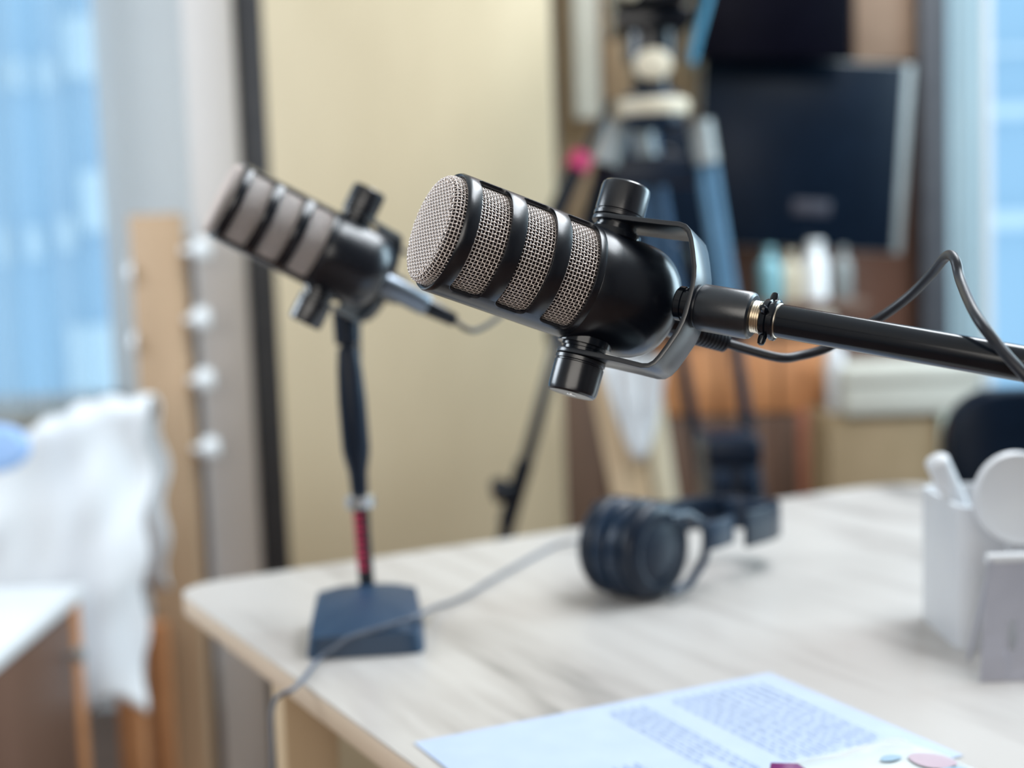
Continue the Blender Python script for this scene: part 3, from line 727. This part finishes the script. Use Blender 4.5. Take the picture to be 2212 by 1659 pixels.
# lilac metal card holder (bent plate tent with slots)
pf = onz(2108, 1466)
y = pf.y; s_ = y/FPX
e = empty('card_holder', (pf.x+.042, y+.012, TZ), 'lilac grey metal holder with oval slots in front of the white pot', 'holder')
zt_ = zat(2150, 1208, y+.01)-TZ
def plate(sgn, nm):
    # trapezoid plate with two oval slots, leaning; built as grid of ring segments round the slots
    w0, w1 = .042, .030; t = .0015
    segs = 16
    mb = MB()
    for (cx, cz, rx, rz) in ((-.018, zt_*.40, .0045, .014), (.006, zt_*.33, .0045, .014)):
        pass
    cols = [-1, -.43, .145, 1] if sgn < 0 else [-1, 1]
    def P(u, z): hw_ = w0+(w1-w0)*z/zt_; return Vector((u*hw_, sgn*(.020-.017*z/zt_), z))
    slots = [(-.43-.0, zt_*.38), (.145, zt_*.32)]
    # outer cells
    zl = [0, zt_*.20, zt_*.55, zt_]
    ul = [-1, -.60, -.26, .0, .30, 1]
    holes = [(1, 1), (3, 1)]
    for a in range(5):
        for b in range(3):
            if (a, b) in holes:
                u0, u1, z0, z1 = ul[a], ul[a+1], zl[b], zl[b+1]; um, zm_ = (u0+u1)/2, (z0+z1)/2
                inner = []; outer = []
                for k in range(segs):
                    an = 2*math.pi*k/segs+.001; c_, s2 = math.cos(an), math.sin(an)
                    inner.append(P(um+c_*(u1-u0)*.30, zm_+s2*(z1-z0)*.40))
                    m_ = max(abs(c_), abs(s2)); outer.append(P(um+c_/m_*(u1-u0)/2, zm_+s2/m_*(z1-z0)/2))
                mb.add(inner+outer, [(k, (k+1) % segs, segs+(k+1) % segs, segs+k) for k in range(segs)])
            else:
                mb.add([P(ul[a], zl[b]), P(ul[a+1], zl[b]), P(ul[a+1], zl[b+1]), P(ul[a], zl[b+1])], [(0, 1, 2, 3)])
    o = mb.build(nm, M_lilac, e, sm=False)
    bm = bmesh.new(); bm.from_mesh(o.data); bmesh.ops.remove_doubles(bm, verts=bm.verts[:], dist=.0002); bm.to_mesh(o.data); bm.free()
    m_ = o.modifiers.new('s', 'SOLIDIFY'); m_.thickness = .0018
plate(-1, 'front_plate')
for sx in (-1, 1): MB().tube([(sx*.026, 0, zt_-.002), (sx*.034, .028, .002)], .0016, 8).build('rear_leg', M_lilac, e)
MB().tube([(-.030, 0, zt_), (.030, 0, zt_)], .0042, 12).build('top_fold', M_white, e)

# =====================================================================
# HEADPHONES
# =====================================================================
hp0 = onz(1400, 1300)
al = math.radians(45)
RC = .045
MH = Matrix.Translation((hp0.x, hp0.y+.01, TZ)) @ Matrix.Rotation(al, 4, 'Z')   # +x crown, -y near cup outward
e = empty('headphones', M=MH, label='black over ear headphones lying on the table', cat='headphones')
def cup(yc, s, tilt):
    M1 = Matrix.Translation((0, yc, RC+.001)) @ Matrix.Rotation(tilt, 4, 'Z') @ Matrix.Rotation(s*math.pi/2, 4, 'X') @ Matrix.Diagonal((1, 1, .66, 1))
    # local z points outward
    o = MB().lathe([(RC*.90, -.004), (RC*.97, .000), (RC, .005), (RC*.99, .012), (RC*.92, .019), (RC*.80, .024), (RC*.72, .0255), (RC*.66, .0245), (RC*.60, .0265), (.002, .028)], 40, M1).build('ear_cup', M_blue, e)
    MB().lathe([(RC*.80, -.026), (RC*.93, -.024), (RC*1.0, -.017), (RC*1.0, -.010), (RC*.93, -.005), (RC*.80, -.003)], 40, M1).build('ear_cushion', M_blue2, o)
    MB().lathe([(RC*.80, -.020), (RC*.78, -.012)], 30, M1).build('speaker_cover', M_foam, o)
cup(-.004, 1, 0); cup(.032, -1, 0)
# yokes and band in a flat arc
pts = [Vector((x, y_, z)) for x, y_, z in ((.045, -.030, .050), (.090, -.034, .050), (.150, -.030, .048), (.190, -.012, .045), (.201, .014, .044), (.190, .040, .045), (.150, .058, .048), (.090, .062, .050), (.045, .058, .050))]
pp = spline(pts, 8)
def strip(pts, hz, th, name, m):
    vs = []; fs = []; n = len(pts)
    for i, p in enumerate(pts):
        t = (pts[min(i+1, n-1)]-pts[max(i-1, 0)]).normalized(); nn_ = Vector((t.y, -t.x, 0)).normalized()
        for a_, b_ in ((-1, -1), (1, -1), (1, 1), (-1, 1)): vs.append(p+nn_*(a_*th/2)+Vector((0, 0, b_*hz/2)))
    for i in range(n-1):
        for k in range(4): fs.append((i*4+k, i*4+(k+1) % 4, (i+1)*4+(k+1) % 4, (i+1)*4+k))
    fs += [(0, 1, 2, 3), tuple((n-1)*4+k for k in (3, 2, 1, 0))]
    return MB().add(vs, fs).build(name, m, e, bevel=.002)
strip(pp[10:-10], .034, .005, 'headband', M_blue)
strip([Vector((p.x*.955, .014+(p.y-.014)*.88, p.z)) for p in pp[22:-22]], .030, .007, 'band_padding', M_blue2)
for s, yc in ((1, -.030), (-1, .058)):
    strip([Vector((.048, yc, .052)), Vector((.07, yc, .052)), Vector((.092, yc+s*.003, .052))], .026, .009, 'slider', M_blue2)
    mb = MB(); M1 = Matrix.Translation((0, yc, RC)); 
    mb.tube([(-.002, yc, RC+.034), (.022, yc, RC+.033), (.046, yc, RC+.020), (.052, yc, RC+.006), (.046, yc, RC-.014), (.022, yc, RC-.032), (-.002, yc, RC-.034)], .0042, 8)
    mb.build('cup_fork', M_blue2, e)
# headphone cable over table, over the stand base, off the edge
cabp = []
for px, py, z in ((1262, 1168, .012), (1200, 1178, .003), (1080, 1242, .003), (1000, 1290, .003)): v = onz(px, py, TZ+z); cabp.append(v)
HPC = cabp

# =====================================================================
# MICROPHONES
# =====================================================================
S = .0305/131.0
RM = 131.0
class G: pass
G = G()
def wires(paths, nrm, r, sides=4):
    """paths: list of (N,3) arrays with (N,3) normals; swept wires in one mesh"""
    V = []; Fc = []; off = 0
    for P, Nn in zip(paths, nrm):
        T = np.gradient(P, axis=0); T /= np.linalg.norm(T, axis=1)[:, None]
        Bn = np.cross(T, Nn); Bn /= np.linalg.norm(Bn, axis=1)[:, None]; Nn2 = np.cross(Bn, T)
        n = len(P); ring = []
        for k in range(sides):
            a = 2*math.pi*k/sides+math.pi/4
            ring.append(P+Nn2*(r*math.cos(a))+Bn*(r*math.sin(a)))
        v = np.stack(ring, 1).reshape(-1, 3); V.append(v)
        i = np.arange(n-1)[:, None]*sides; k = np.arange(sides)[None, :]; k2 = (k+1) % sides
        f = np.stack([i+k, i+k2, i+sides+k2, i+sides+k], -1).reshape(-1, 4)+off; Fc.append(f); off += len(v)
    return np.concatenate(V), np.concatenate(Fc)
def grille_mesh():
    RG = 117.5; NA = 92; amp = 1.45; r = 1.25
    # profile (t, R) arc-length param from t=290 to face edge
    prof = [(t, RG) for t in np.arange(290, -45, -2.0)]
    for a in np.arange(0, 91, 8.6): prof.append((-45-17*math.sin(math.radians(a)), RG-17+17*math.cos(math.radians(a))))
    prof = np.array(prof); T = np.gradient(prof, axis=0); T /= np.linalg.norm(T, axis=1)[:, None]
    PN = np.stack([-T[:, 1], T[:, 0]], 1)   # outward in (t,R)
    if PN[0, 1] < 0: PN = -PN
    s = np.concatenate([[0], np.cumsum(np.linalg.norm(np.diff(prof, axis=0), axis=1))]); pitch = 2*math.pi*RG/NA
    pitch = 8.0
    paths = []; nr = []
    for k in range(NA):
        a = 2*math.pi*k/NA; w_ = amp*np.sin(math.pi*s/pitch+math.pi*k+math.pi/2)
        tt = prof[:, 0]+PN[:, 0]*w_; R_ = prof[:, 1]+PN[:, 1]*w_
        paths.append(np.stack([tt, R_*math.cos(a), R_*math.sin(a)], 1)); nr.append(np.stack([PN[:, 0], PN[:, 1]*math.cos(a), PN[:, 1]*math.sin(a)], 1))
    nh = int(s[-1]/pitch)
    aa = np.linspace(0, 2*math.pi, NA*4+1)
    for j in range(nh):
        sj = j*pitch; t0 = np.interp(sj, s, prof[:, 0]); R_0 = np.interp(sj, s, prof[:, 1]); n0 = np.interp(sj, s, PN[:, 0]); n1 = np.interp(sj, s, PN[:, 1])
        w_ = -amp*np.sin(math.pi*j+math.pi/2)*np.cos(aa*NA/2)
        tt = t0+n0*w_; R_ = R_0+n1*w_
        paths.append(np.stack([tt, R_*np.cos(aa), R_*np.sin(aa)], 1)); nr.append(np.stack([np.full_like(aa, n0), n1*np.cos(aa), n1*np.sin(aa)], 1))
    RF = RG-11
    q = np.arange(-14, 15)
    for i in q:
        c = i*pitch*1.0
        if abs(c) >= RF: continue
        h = math.sqrt(RF*RF-c*c); g = np.linspace(-h, h, max(8, int(2*h/1.8))); ph = np.pi*g/(pitch*1.0)
        for o_ in (0, 1):
            w_ = amp*np.cos(ph)*(1 if (i % 2 == 0) else -1)*(1 if o_ == 0 else -1)
            rr_ = np.sqrt(c*c+g*g); base = -62-2.5*(1-(rr_/RF)**2)
            P = np.stack([base-w_, np.full_like(g, c) if o_ else g, g if o_ else np.full_like(g, c)], 1)
            paths.append(P); nr.append(np.tile(np.array([-1., 0, 0]), (len(g), 1)))
    V, Fc = wires(paths, nr, r)
    V = V*S
    me = bpy.data.meshes.new('wire_mesh'); me.from_pydata(V.tolist(), [], Fc.tolist()); me.materials.append(M_wire)
    me.polygons.foreach_set('use_smooth', [True]*len(me.polygons)); me.update()
    return me
G.wire = grille_mesh()

def cage_mesh():
    # cylindrical sleeve with six rounded slots; tensor grid lines pass through the corner arcs
    slots = [(-4, 68), (104, 176), (212, 284)]; rail = math.radians(22); rc = 17.0
    n = 6; arc = [math.pi/2*k/n for k in range(n+1)]
    tl = {-36.0, 300.0}; sl = set()
    half = (math.pi-2*rail)/2*RM     # half slot arc length
    for a, b in slots:
        for q in arc: tl.add(round(a+rc*(1-math.cos(q)), 4)); tl.add(round(b-rc*(1-math.cos(q)), 4))
        for q in np.linspace(a+rc, b-rc, 3)[1:-1]: tl.add(round(float(q), 4))
    for q in arc: sl.add(round(half-rc*(1-math.sin(q)), 4))
    for q in np.linspace(0, half-rc, 22): sl.add(round(float(q), 4))
    quarter = math.pi/2*RM
    for q in np.linspace(half, quarter, 5): sl.add(round(float(q), 4))
    sl = sorted(sl); sl = sorted(set([-x for x in sl]+sl)); tl = sorted(tl)
    sl = [x for i, x in enumerate(sl) if i == 0 or x-sl[i-1] > .01]
    verts = {}; V = []; Fc = []
    def sd(t, s):   # >=0 outside the holes
        best = 1e9
        for a, b in slots:
            cx, hx = (a+b)/2, (b-a)/2; dx = abs(t-cx)-(hx-rc); ds = abs(s)-(half-rc)
            d = math.hypot(max(dx, 0), max(ds, 0))+min(max(dx, ds), 0)-rc; best = min(best, d)
        return best
    def vid(t, s, side):
        ph = (s/RM)+(0 if side == 0 else math.pi)      # 0: toward -y (near), pi: far
        ph %= 2*math.pi; key = (round(t, 3), round(ph % (2*math.pi-1e-5), 4) if ph < 2*math.pi-1e-4 else 0.0)
        if key not in verts:
            verts[key] = len(V); r = RM
            if t < -30: r = RM-3.5*(1-(t+36)/6)
            V.append((t*S, -r*math.cos(ph)*S, r*math.sin(ph)*S))
        return verts[key]
    tl2 = sorted(set(tl) | {-33.0, -30.0, -20.0, 86.0, 194.0, 292.0})
    for side in (0, 1):
        for i in range(len(tl2)-1):
            for j in range(len(sl)-1):
                c = [(tl2[i], sl[j]), (tl2[i+1], sl[j]), (tl2[i+1], sl[j+1]), (tl2[i], sl[j+1])]
                ok = [sd(*q) > -.02 for q in c]; cen = sd((c[0][0]+c[2][0])/2, (c[0][1]+c[2][1])/2)
                if all(ok) and cen > -.02: Fc.append([vid(*q, side) for q in c])
                elif sum(ok) == 3 and cen > -1.5 and max(sd(*q) for q in c) > .02: Fc.append([vid(*c[q], side) for q in range(4) if ok[q]])
    me = bpy.data.meshes.new('slotted_sleeve'); me.from_pydata(V, [], Fc); me.update()
    bm = bmesh.new(); bm.from_mesh(me); bmesh.ops.remove_doubles(bm, verts=bm.verts[:], dist=.2*S)
    bmesh.ops.recalc_face_normals(bm, faces=bm.faces[:])
    for f in bm.faces: f.smooth = True
    bm.to_mesh(me); bm.free(); me.materials.append(M_body)
    return me
G.cage = cage_mesh()

RX = Matrix.Rotation(math.pi/2, 4, 'Y')      # lathe z axis -> +x
def lathe_x(prof, n=48, y=0, z=0): # prof (radius, t)
    return MB().lathe([(r, t) for r, t in prof], n, Matrix.Translation((0, y, z)) @ RX)
def build_mic(Mw, delta, label, stem=True):
    root = empty('microphone', M=Mw, label=label, cat='microphone')
    o = bpy.data.objects.new('slotted_sleeve', G.cage); COL.objects.link(o); o.parent = root
    sd = o.modifiers.new('thick', 'SOLIDIFY'); sd.thickness = 9*S; sd.offset = -1
    bv = o.modifiers.new('bev', 'BEVEL'); bv.width = 1.3*S; bv.segments = 2; bv.limit_method = 'ANGLE'; bv.angle_limit = math.radians(50)
    o = bpy.data.objects.new('wire_mesh', G.wire); COL.objects.link(o); o.parent = root; o['kind'] = 'stuff'; o['label'] = 'woven silver wire grille'
    lathe_x([(96, -54), (105, -49), (109, -38), (109, 295)], 48).build('inner_foam', M_foam, root, scale=S)
    b = lathe_x([(122, 296), (129.5, 298), (131, 301), (131.5, 340), (131.5, 440), (130, 458), (125, 476), (116, 494), (103, 510), (86, 521), (66, 527), (40, 529), (6, 529)], 72).build('body', M_body, root, scale=S, ang=60)
    # bosses the knobs clamp on
    for s in (-1, 1):
        MB().lathe([(62, s*118), (60, s*133), (50, s*134), (50, s*140), (46, s*141), (46, s*151)], 40, Matrix.Translation((360, 0, 0))).build('pivot_boss', M_gloss, root, scale=S, ang=30)
        kb = MB().lathe([(52, s*162), (57, s*163.5), (57, s*171), (54, s*173), (54, s*175), (56.5, s*177), (56, s*232), (54, s*240), (50, s*244), (47, s*244.5)], 56, Matrix.Translation((360, 0, 0))).build('knob', M_knob, root, scale=S, ang=30)
        MB().lathe([(11, s*243), (11, s*245.3), (8, s*245.6), (5, s*244.9)], 24, Matrix.Translation((360, 0, 0))).build('screw', M_steel, kb, scale=S)
    # socket + male plug zone on the back: connector body
    lathe_x([(44, 515), (44, 532), (41, 534)], 40, z=-10).build('cable_socket', M_gloss, root, scale=S)
    # yoke (rotated about the knob axis)
    yk = Matrix.Translation((360*S, 0, 0)) @ Matrix.Rotation(-delta, 4, 'Z')
    path = [(-57, 155), (-54, 155), (-45, 155), (-28, 155), (-12, 155), (0, 155), (60, 155.5), (120, 157), (166, 159), (181, 156), (192, 147), (201, 132), (213, 104), (225, 72), (230, 50), (232, 30), (232, 0)]
    full = path+[(x, -z) for x, z in path[-2::-1]]
    vs = []; fs = []; th = 11
    n = len(full)
    for i, (x, z) in enumerate(full):
        a = Vector(full[max(i-1, 0)]); c = Vector(full[min(i+1, n-1)]); t = (c-a).normalized(); nn_ = Vector((t.y, -t.x))
        hw_ = 57.0
        if x < 0 : hw_ = max(6.0, math.sqrt(max(0, 57*57-x*x)))
        for yy, q in ((-hw_, -1), (hw_, -1), (hw_, 1), (-hw_, 1)): vs.append((x+nn_.x*q*th/2, yy, z+nn_.y*q*th/2))
    for i in range(n-1):
        for k in range(4): fs.append((i*4+k, i*4+(k+1) % 4, (i+1)*4+(k+1) % 4, (i+1)*4+k))
    fs += [(0, 1, 2, 3), tuple((n-1)*4+k for k in (3, 2, 1, 0))]
    yo = MB().add(vs, fs).build('yoke', M_yoke, root, scale=S, bevel=1.6, seg=2, ang=40)
    yo.matrix_local = yk
    nt = lathe_x([(20, 186), (34, 188), (38, 192), (38, 204), (35, 206), (35, 212), (40, 213), (40, 226)], 40).build('swivel_nut', M_gloss, root, scale=S); nt.matrix_local = yk
    st = lathe_x([(40, 235), (46, 237), (46, 241), (50, 244), (51, 247), (51, 350), (49, 357), (44, 361), (34, 362)], 56).build('mount_sleeve', M_yoke, root, scale=S, ang=30); st.matrix_local = yk
    return root, yk
# --- front microphone ---
def frame(px, py, depth, slope, theta, rho):
    o = at(px, py, depth); d = (o-CAM).normalized()
    rt = (RV-d*RV.dot(d)).normalized(); dn = d.cross(rt); 
    if dn.z > 0: dn = -dn
    s = math.radians(slope); a = rt*math.cos(s)+dn*math.sin(s); n_ = -rt*math.sin(s)+dn*math.cos(s)
    th = math.radians(theta); ro = math.radians(rho)
    ex = a*math.cos(th)+d*math.sin(th); near = a*math.sin(th)-d*math.cos(th)
    qb = n_*math.cos(ro)+near*math.sin(ro); ez = -qb; ey = ez.cross(ex)
    return Matrix(((ex.x, ey.x, ez.x, o.x), (ex.y, ey.y, ez.y, o.y), (ex.z, ey.z, ez.z, o.z), (0, 0, 0, 1)))
M1 = frame(984, 511, .703, 20, 19, 12)
mic1, yk1 = build_mic(M1, math.radians(50), 'large sharp black microphone with silver wire grille on the boom pole')

# --- boom arm ---
MBm = M1 @ yk1
e = empty('boom_arm', M=MBm, label='glossy black boom pole holding the front microphone', cat='microphone arm')
lathe_x([(30, 355), (33, 358)]+[(33+(1.6 if k % 2 else -1.2), 360+k*2.4) for k in range(12)]+[(33, 390)], 40).build('threaded_stud', M_brass, e, scale=S, ang=80)
lathe_x([(30, 383), (40, 384), (42, 387), (42, 396), (37, 398), (37, 404), (44, 406), (44, 412), (40, 415)], 40).build('lock_nut', M_gloss, e, scale=S)
nutm = MB()
for a in (352, 172, 80):
    M_ = Matrix.Translation((393, 0, 0)) @ Matrix.Rotation(math.radians(a), 4, 'X')
    nutm.lathe([(9, 38), (9, 50), (7, 58), (4, 60)], 12, M_)
nutm.build('nut_wing', M_gloss, e, scale=S)
lathe_x([(35, 412), (37.5, 414), (37.5, 417), (35, 418)], 48).build('end_ring', M_brass, e, scale=S)
lathe_x([(35, 417), (35.5, 420), (35.5, 1500)], 48).build('pole', M_gloss, e, scale=S, ang=30)
lathe_x([(36.2, 1500), (48, 1505), (48, 1600), (40, 1606), (20, 1608)], 40).build('clutch', M_gloss, e, scale=S)
lathe_x([(22, 1606), (22, 2600)], 32).build('inner_tube', M_gloss, e, scale=S)
pj = MBm @ Vector((2600*S, 0, 0))
f_ = empty('floor_stand', (pj.x, pj.y, 0), 'black floor stand carrying the boom pole', 'stand')
MB().lathe([(.013, .03), (.013, pj.z+.03)], 24).build('pole', M_gloss, f_)
MB().lathe([(.014, pj.z-.03), (.022, pj.z-.028), (.022, pj.z+.028), (.014, pj.z+.03)], 24).build('clamp', M_gloss, f_)
MB().lathe([(.15, 0), (.15, .012), (.05, .025), (.014, .04)], 40).build('base', M_gloss, f_)

# --- XLR connector and cable of the front microphone ---
e = empty('microphone_cable', M=M1, label='black cable plugged into the front microphone and looping over the pole', cat='cable')
lathe_x([(34, 534), (38, 536), (38, 600), (36, 606), (36, 625), (33, 628)], 40, z=-12).build('plug', M_gloss, e, scale=S)
rb = [(27, 626)]
for k in range(8): rb += [(31-k*.9, 630+k*10), (31-k*.9, 636+k*10), (26-k*.8, 637+k*10), (26-k*.8, 639.5+k*10)]
lathe_x(rb+[(15, 712)], 32, z=-16).build('strain_relief', M_cable, e, scale=S, ang=30)
start = M1 @ Vector((700*S, 0, -16*S)); s2 = M1 @ Vector((725*S, 0, -17*S))
def pol(px): # depth of pole axis under pixel x
    best = None
    for L_ in range(400, 2000, 10):
        v = MBm @ Vector((L_*S, 0, 0)); q = v-CAM; zz = q.dot(F); x = W/2+FPX*q.dot(RV)/zz
        if x >= px: return zz
    return zz
cp = [start, s2]+[at(*q) for q in ((1680, 772, .765), (1730, 768, .77), (1785, 752, .772), (1835, 722, .77), (1895, 690, .765), (1960, 643, .752), (2012, 592, .735), (2038, 560, .722), (2052, 551, .712), (2064, 563, .702), (2076, 608, .692), (2108, 680, pol(2108)-.005), (2158, 748, pol(2158)-.014), (2215, 812, pol(2212)-.0165), (2275, 872, pol(2260)-.013), (2320, 925, pol(2300)+.005))]
inv = M1.inverted()
MB().tube([inv @ p for p in spline(cp, 10)], 11.2*S, 16).build('cord', M_cable, e)

# --- second microphone on desk stand ---
base = onz(797, 1350)
M2 = frame(512, 443, 1.05, 27.6, 6, 3)
# shift so that the knob axis sits right; then build
mic2, yk2 = build_mic(M2, math.radians(-38), 'smaller blurred black microphone with silver grille on the desk stand')
MY = M2 @ yk2
top = Vector((base.x-.014, base.y+.004, 0)); 
def zatp(px, py): return ony(px, py, base.y).z
p_top = ony(745, 668, base.y); p_bot = Vector((base.x, base.y, TZ+.03))
ax = (p_top-p_bot); 
def sp(py):   # point on the leaning stand axis at image height py
    t = (1270-py)/(1270-668); return p_bot+ax*t
e = empty('desk_stand', (base.x, base.y, TZ), 'black desk microphone stand with red lettering and a square base', 'stand')
O = Vector((base.x, base.y, TZ))
def seg(name, ys, rs, m, par=None, n=24):
    o = MB().tube([sp(yy)-O for yy in ys], rs, n).build(name, m, par or e, ang=30); return o
mm = base.y/FPX
seg('tube', [1285, 1050], [.0068, .0068], M_gloss)
seg('upper_tube', [1060, 735], [.0062, .0062], M_gloss)
seg('locking_ring', [1092, 1088, 1064, 1060], [.0075, .0125, .0125, .0075], M_steel)
seg('grip', [1058, 1015, 978, 962, 860, 795, 752, 745], [.0072, .0080, .0112, .0120, .0120, .0108, .0090, .0068], M_blue)
seg('clutch_collar', [742, 738, 668, 662], [.0085, .0108, .0108, .008], M_blue)
# swivel: from the yoke sleeve end down to the collar
ye = MY @ Vector((300*S, 0, 0)); tp = sp(662)
ctrl = [ye, ye.lerp(tp, .25)+Vector((0, .012, -.004)), ye.lerp(tp, .6)+Vector((0, .012, -.012)), tp]
MB().tube([p-O for p in spline(ctrl, 8)], .0085, 16).build('swivel_neck', M_gloss, e)
# red lettering band down the tube
lab = MB()
def red(y0, y1, a0, a1, r=.0071):
    vs = []; n = 6
    for yy in (y0, y1):
        c = sp(yy)-O
        for k in range(n+1):
            a = math.radians(a0+(a1-a0)*k/n); vs.append(c+Vector((r*math.sin(a), -r*math.cos(a), 0)))
    lab.add(vs, [(k, k+1, n+2+k, n+1+k) for k in range(n)])
yy = 1100
for k, h_ in enumerate((10, 8, 12, 7, 10, 9, 12, 8, 10)):
    red(yy, yy+h_, -72+(k % 3)*6, 18-(k % 2)*14); red(yy+h_*.3, yy+h_*.6, -72, 22); yy += h_+4.5
lab.build('red_lettering', M_red, e)
# base: square, pillow-like top falling to the front
vs = []; fs = []; n = 22; hx, hy = .0475, .056; BO = -.042
def bh(v): return .018+.019*(1-((1-v)/2)**2.6)*(1-max(0, v)**8*.3)
for i in range(n+1):
    for j in range(n+1):
        u, v = i/n*2-1, j/n*2-1
        r_ = (abs(u)**10+abs(v)**10)**.1 if (u or v) else 0; m_ = max(abs(u), abs(v)); k_ = m_/r_ if r_ else 1
        hgt = .006+(bh(v)-.006)*(1-.16*abs(u)**3)
        tp_ = 1-.13*hgt/.036
        vs.append((u*k_*hx*tp_, v*k_*hy*(1-.05*hgt/.036), hgt))
N1 = len(vs)
for i in range(n+1):
    for j in range(n+1):
        u, v = i/n*2-1, j/n*2-1; r_ = (abs(u)**10+abs(v)**10)**.1 if (u or v) else 0; m_ = max(abs(u), abs(v)); k_ = m_/r_ if r_ else 1
        vs.append((u*k_*hx, v*k_*hy, 0))
idx = lambda i, j: i*(n+1)+j
for i in range(n):
    for j in range(n):
        fs.append((idx(i, j), idx(i+1, j), idx(i+1, j+1), idx(i, j+1))); fs.append((N1+idx(i, j), N1+idx(i, j+1), N1+idx(i+1, j+1), N1+idx(i+1, j)))
for k in range(n):
    fs += [(idx(k, 0), idx(k+1, 0), N1+idx(k+1, 0), N1+idx(k, 0)), (idx(k, n), N1+idx(k, n), N1+idx(k+1, n), idx(k+1, n)),
           (idx(0, k), N1+idx(0, k), N1+idx(0, k+1), idx(0, k+1)), (idx(n, k), idx(n, k+1), N1+idx(n, k+1), N1+idx(n, k))]
MB().add(vs, fs).build('base', mat('navy_base_coat', (.010, .034, .075), (.014, .042, .088), rough=.42), e, ang=50, M=Matrix.Rotation(math.radians(4), 4, 'Z') @ Matrix.Translation((0, BO, 0)))

# cable draped over the base and off the table edge
def onb(px, py):    # point on the pillow top
    for it in range(60):
        z = TZ+.046-it*.0007; p = onz(px, py, z); v = (p.y-base.y-BO)/hy
        if abs(v) >= 1: continue
        if z <= TZ+bh(v)+.003: return p
    return onz(px, py, TZ+.004)
cp = HPC+[onz(945, 1310, TZ+.006), onb(905, 1328), onb(855, 1346), onb(800, 1362), ony(752, 1378, base.y+BO-hy-.001), ony(722, 1400, base.y+BO-hy-.004), onz(690, 1422, TZ+.003), onz(660, 1460, TZ+.003), onz(634, 1488, TZ+.003)]
last = cp[-1]; q = last-d1*.016
cp += [Vector((q.x, q.y, TZ-.006)), Vector((q.x-.002, q.y-.003, TZ-.05)), Vector((q.x-.004, q.y-.006, TZ-.2)), Vector((q.x-.01, q.y, TZ-.5)), Vector((q.x-.03, q.y+.03, .01)), Vector((q.x-.15, q.y+.10, .004))]
hc = MB().tube(spline(cp, 10), .0018, 10).build('headphone_cable', M_gcable)
tag(hc, 'thin grey cable running from the headphones over the stand base and off the table', 'cable')

# XLR plug and cable on second mic
e = empty('microphone_cable', M=M2, label='cable with bright plug leaving the smaller microphone towards the front one', cat='cable')
lathe_x([(34, 534), (38, 536), (38, 690), (34, 700)], 32, z=-10).build('plug', mat('gunmetal_plug', (.20, .23, .27), (.24, .27, .31), rough=.28, metal=.9), e, scale=S)
lathe_x([(30, 695), (31, 700), (22, 810), (14, 812)], 24, z=-12).build('strain_relief', M_gloss, e, scale=S)
inv = M2.inverted(); s0 = M2 @ Vector((805*S, 0, -12*S))
cp = [s0, s0+(M2.to_3x3() @ Vector((.02, 0, 0)))]+[at(*q) for q in ((1090, 672, 1.20), (1110, 615, 1.25), (1000, 578, 1.28), (885, 548, 1.29), (840, 522, 1.29), (795, 530, 1.28), (778, 620, 1.27), (776, 800, 1.27), (790, 1050, 1.28), (800, 1230, 1.29))]
cp.append(onz(806, 1282, TZ+.004)); cp.append(onz(835, 1290, TZ+.0035))
MB().tube([inv @ p for p in spline(cp, 10)], 9*S, 12).build('cord', M_cable, e)
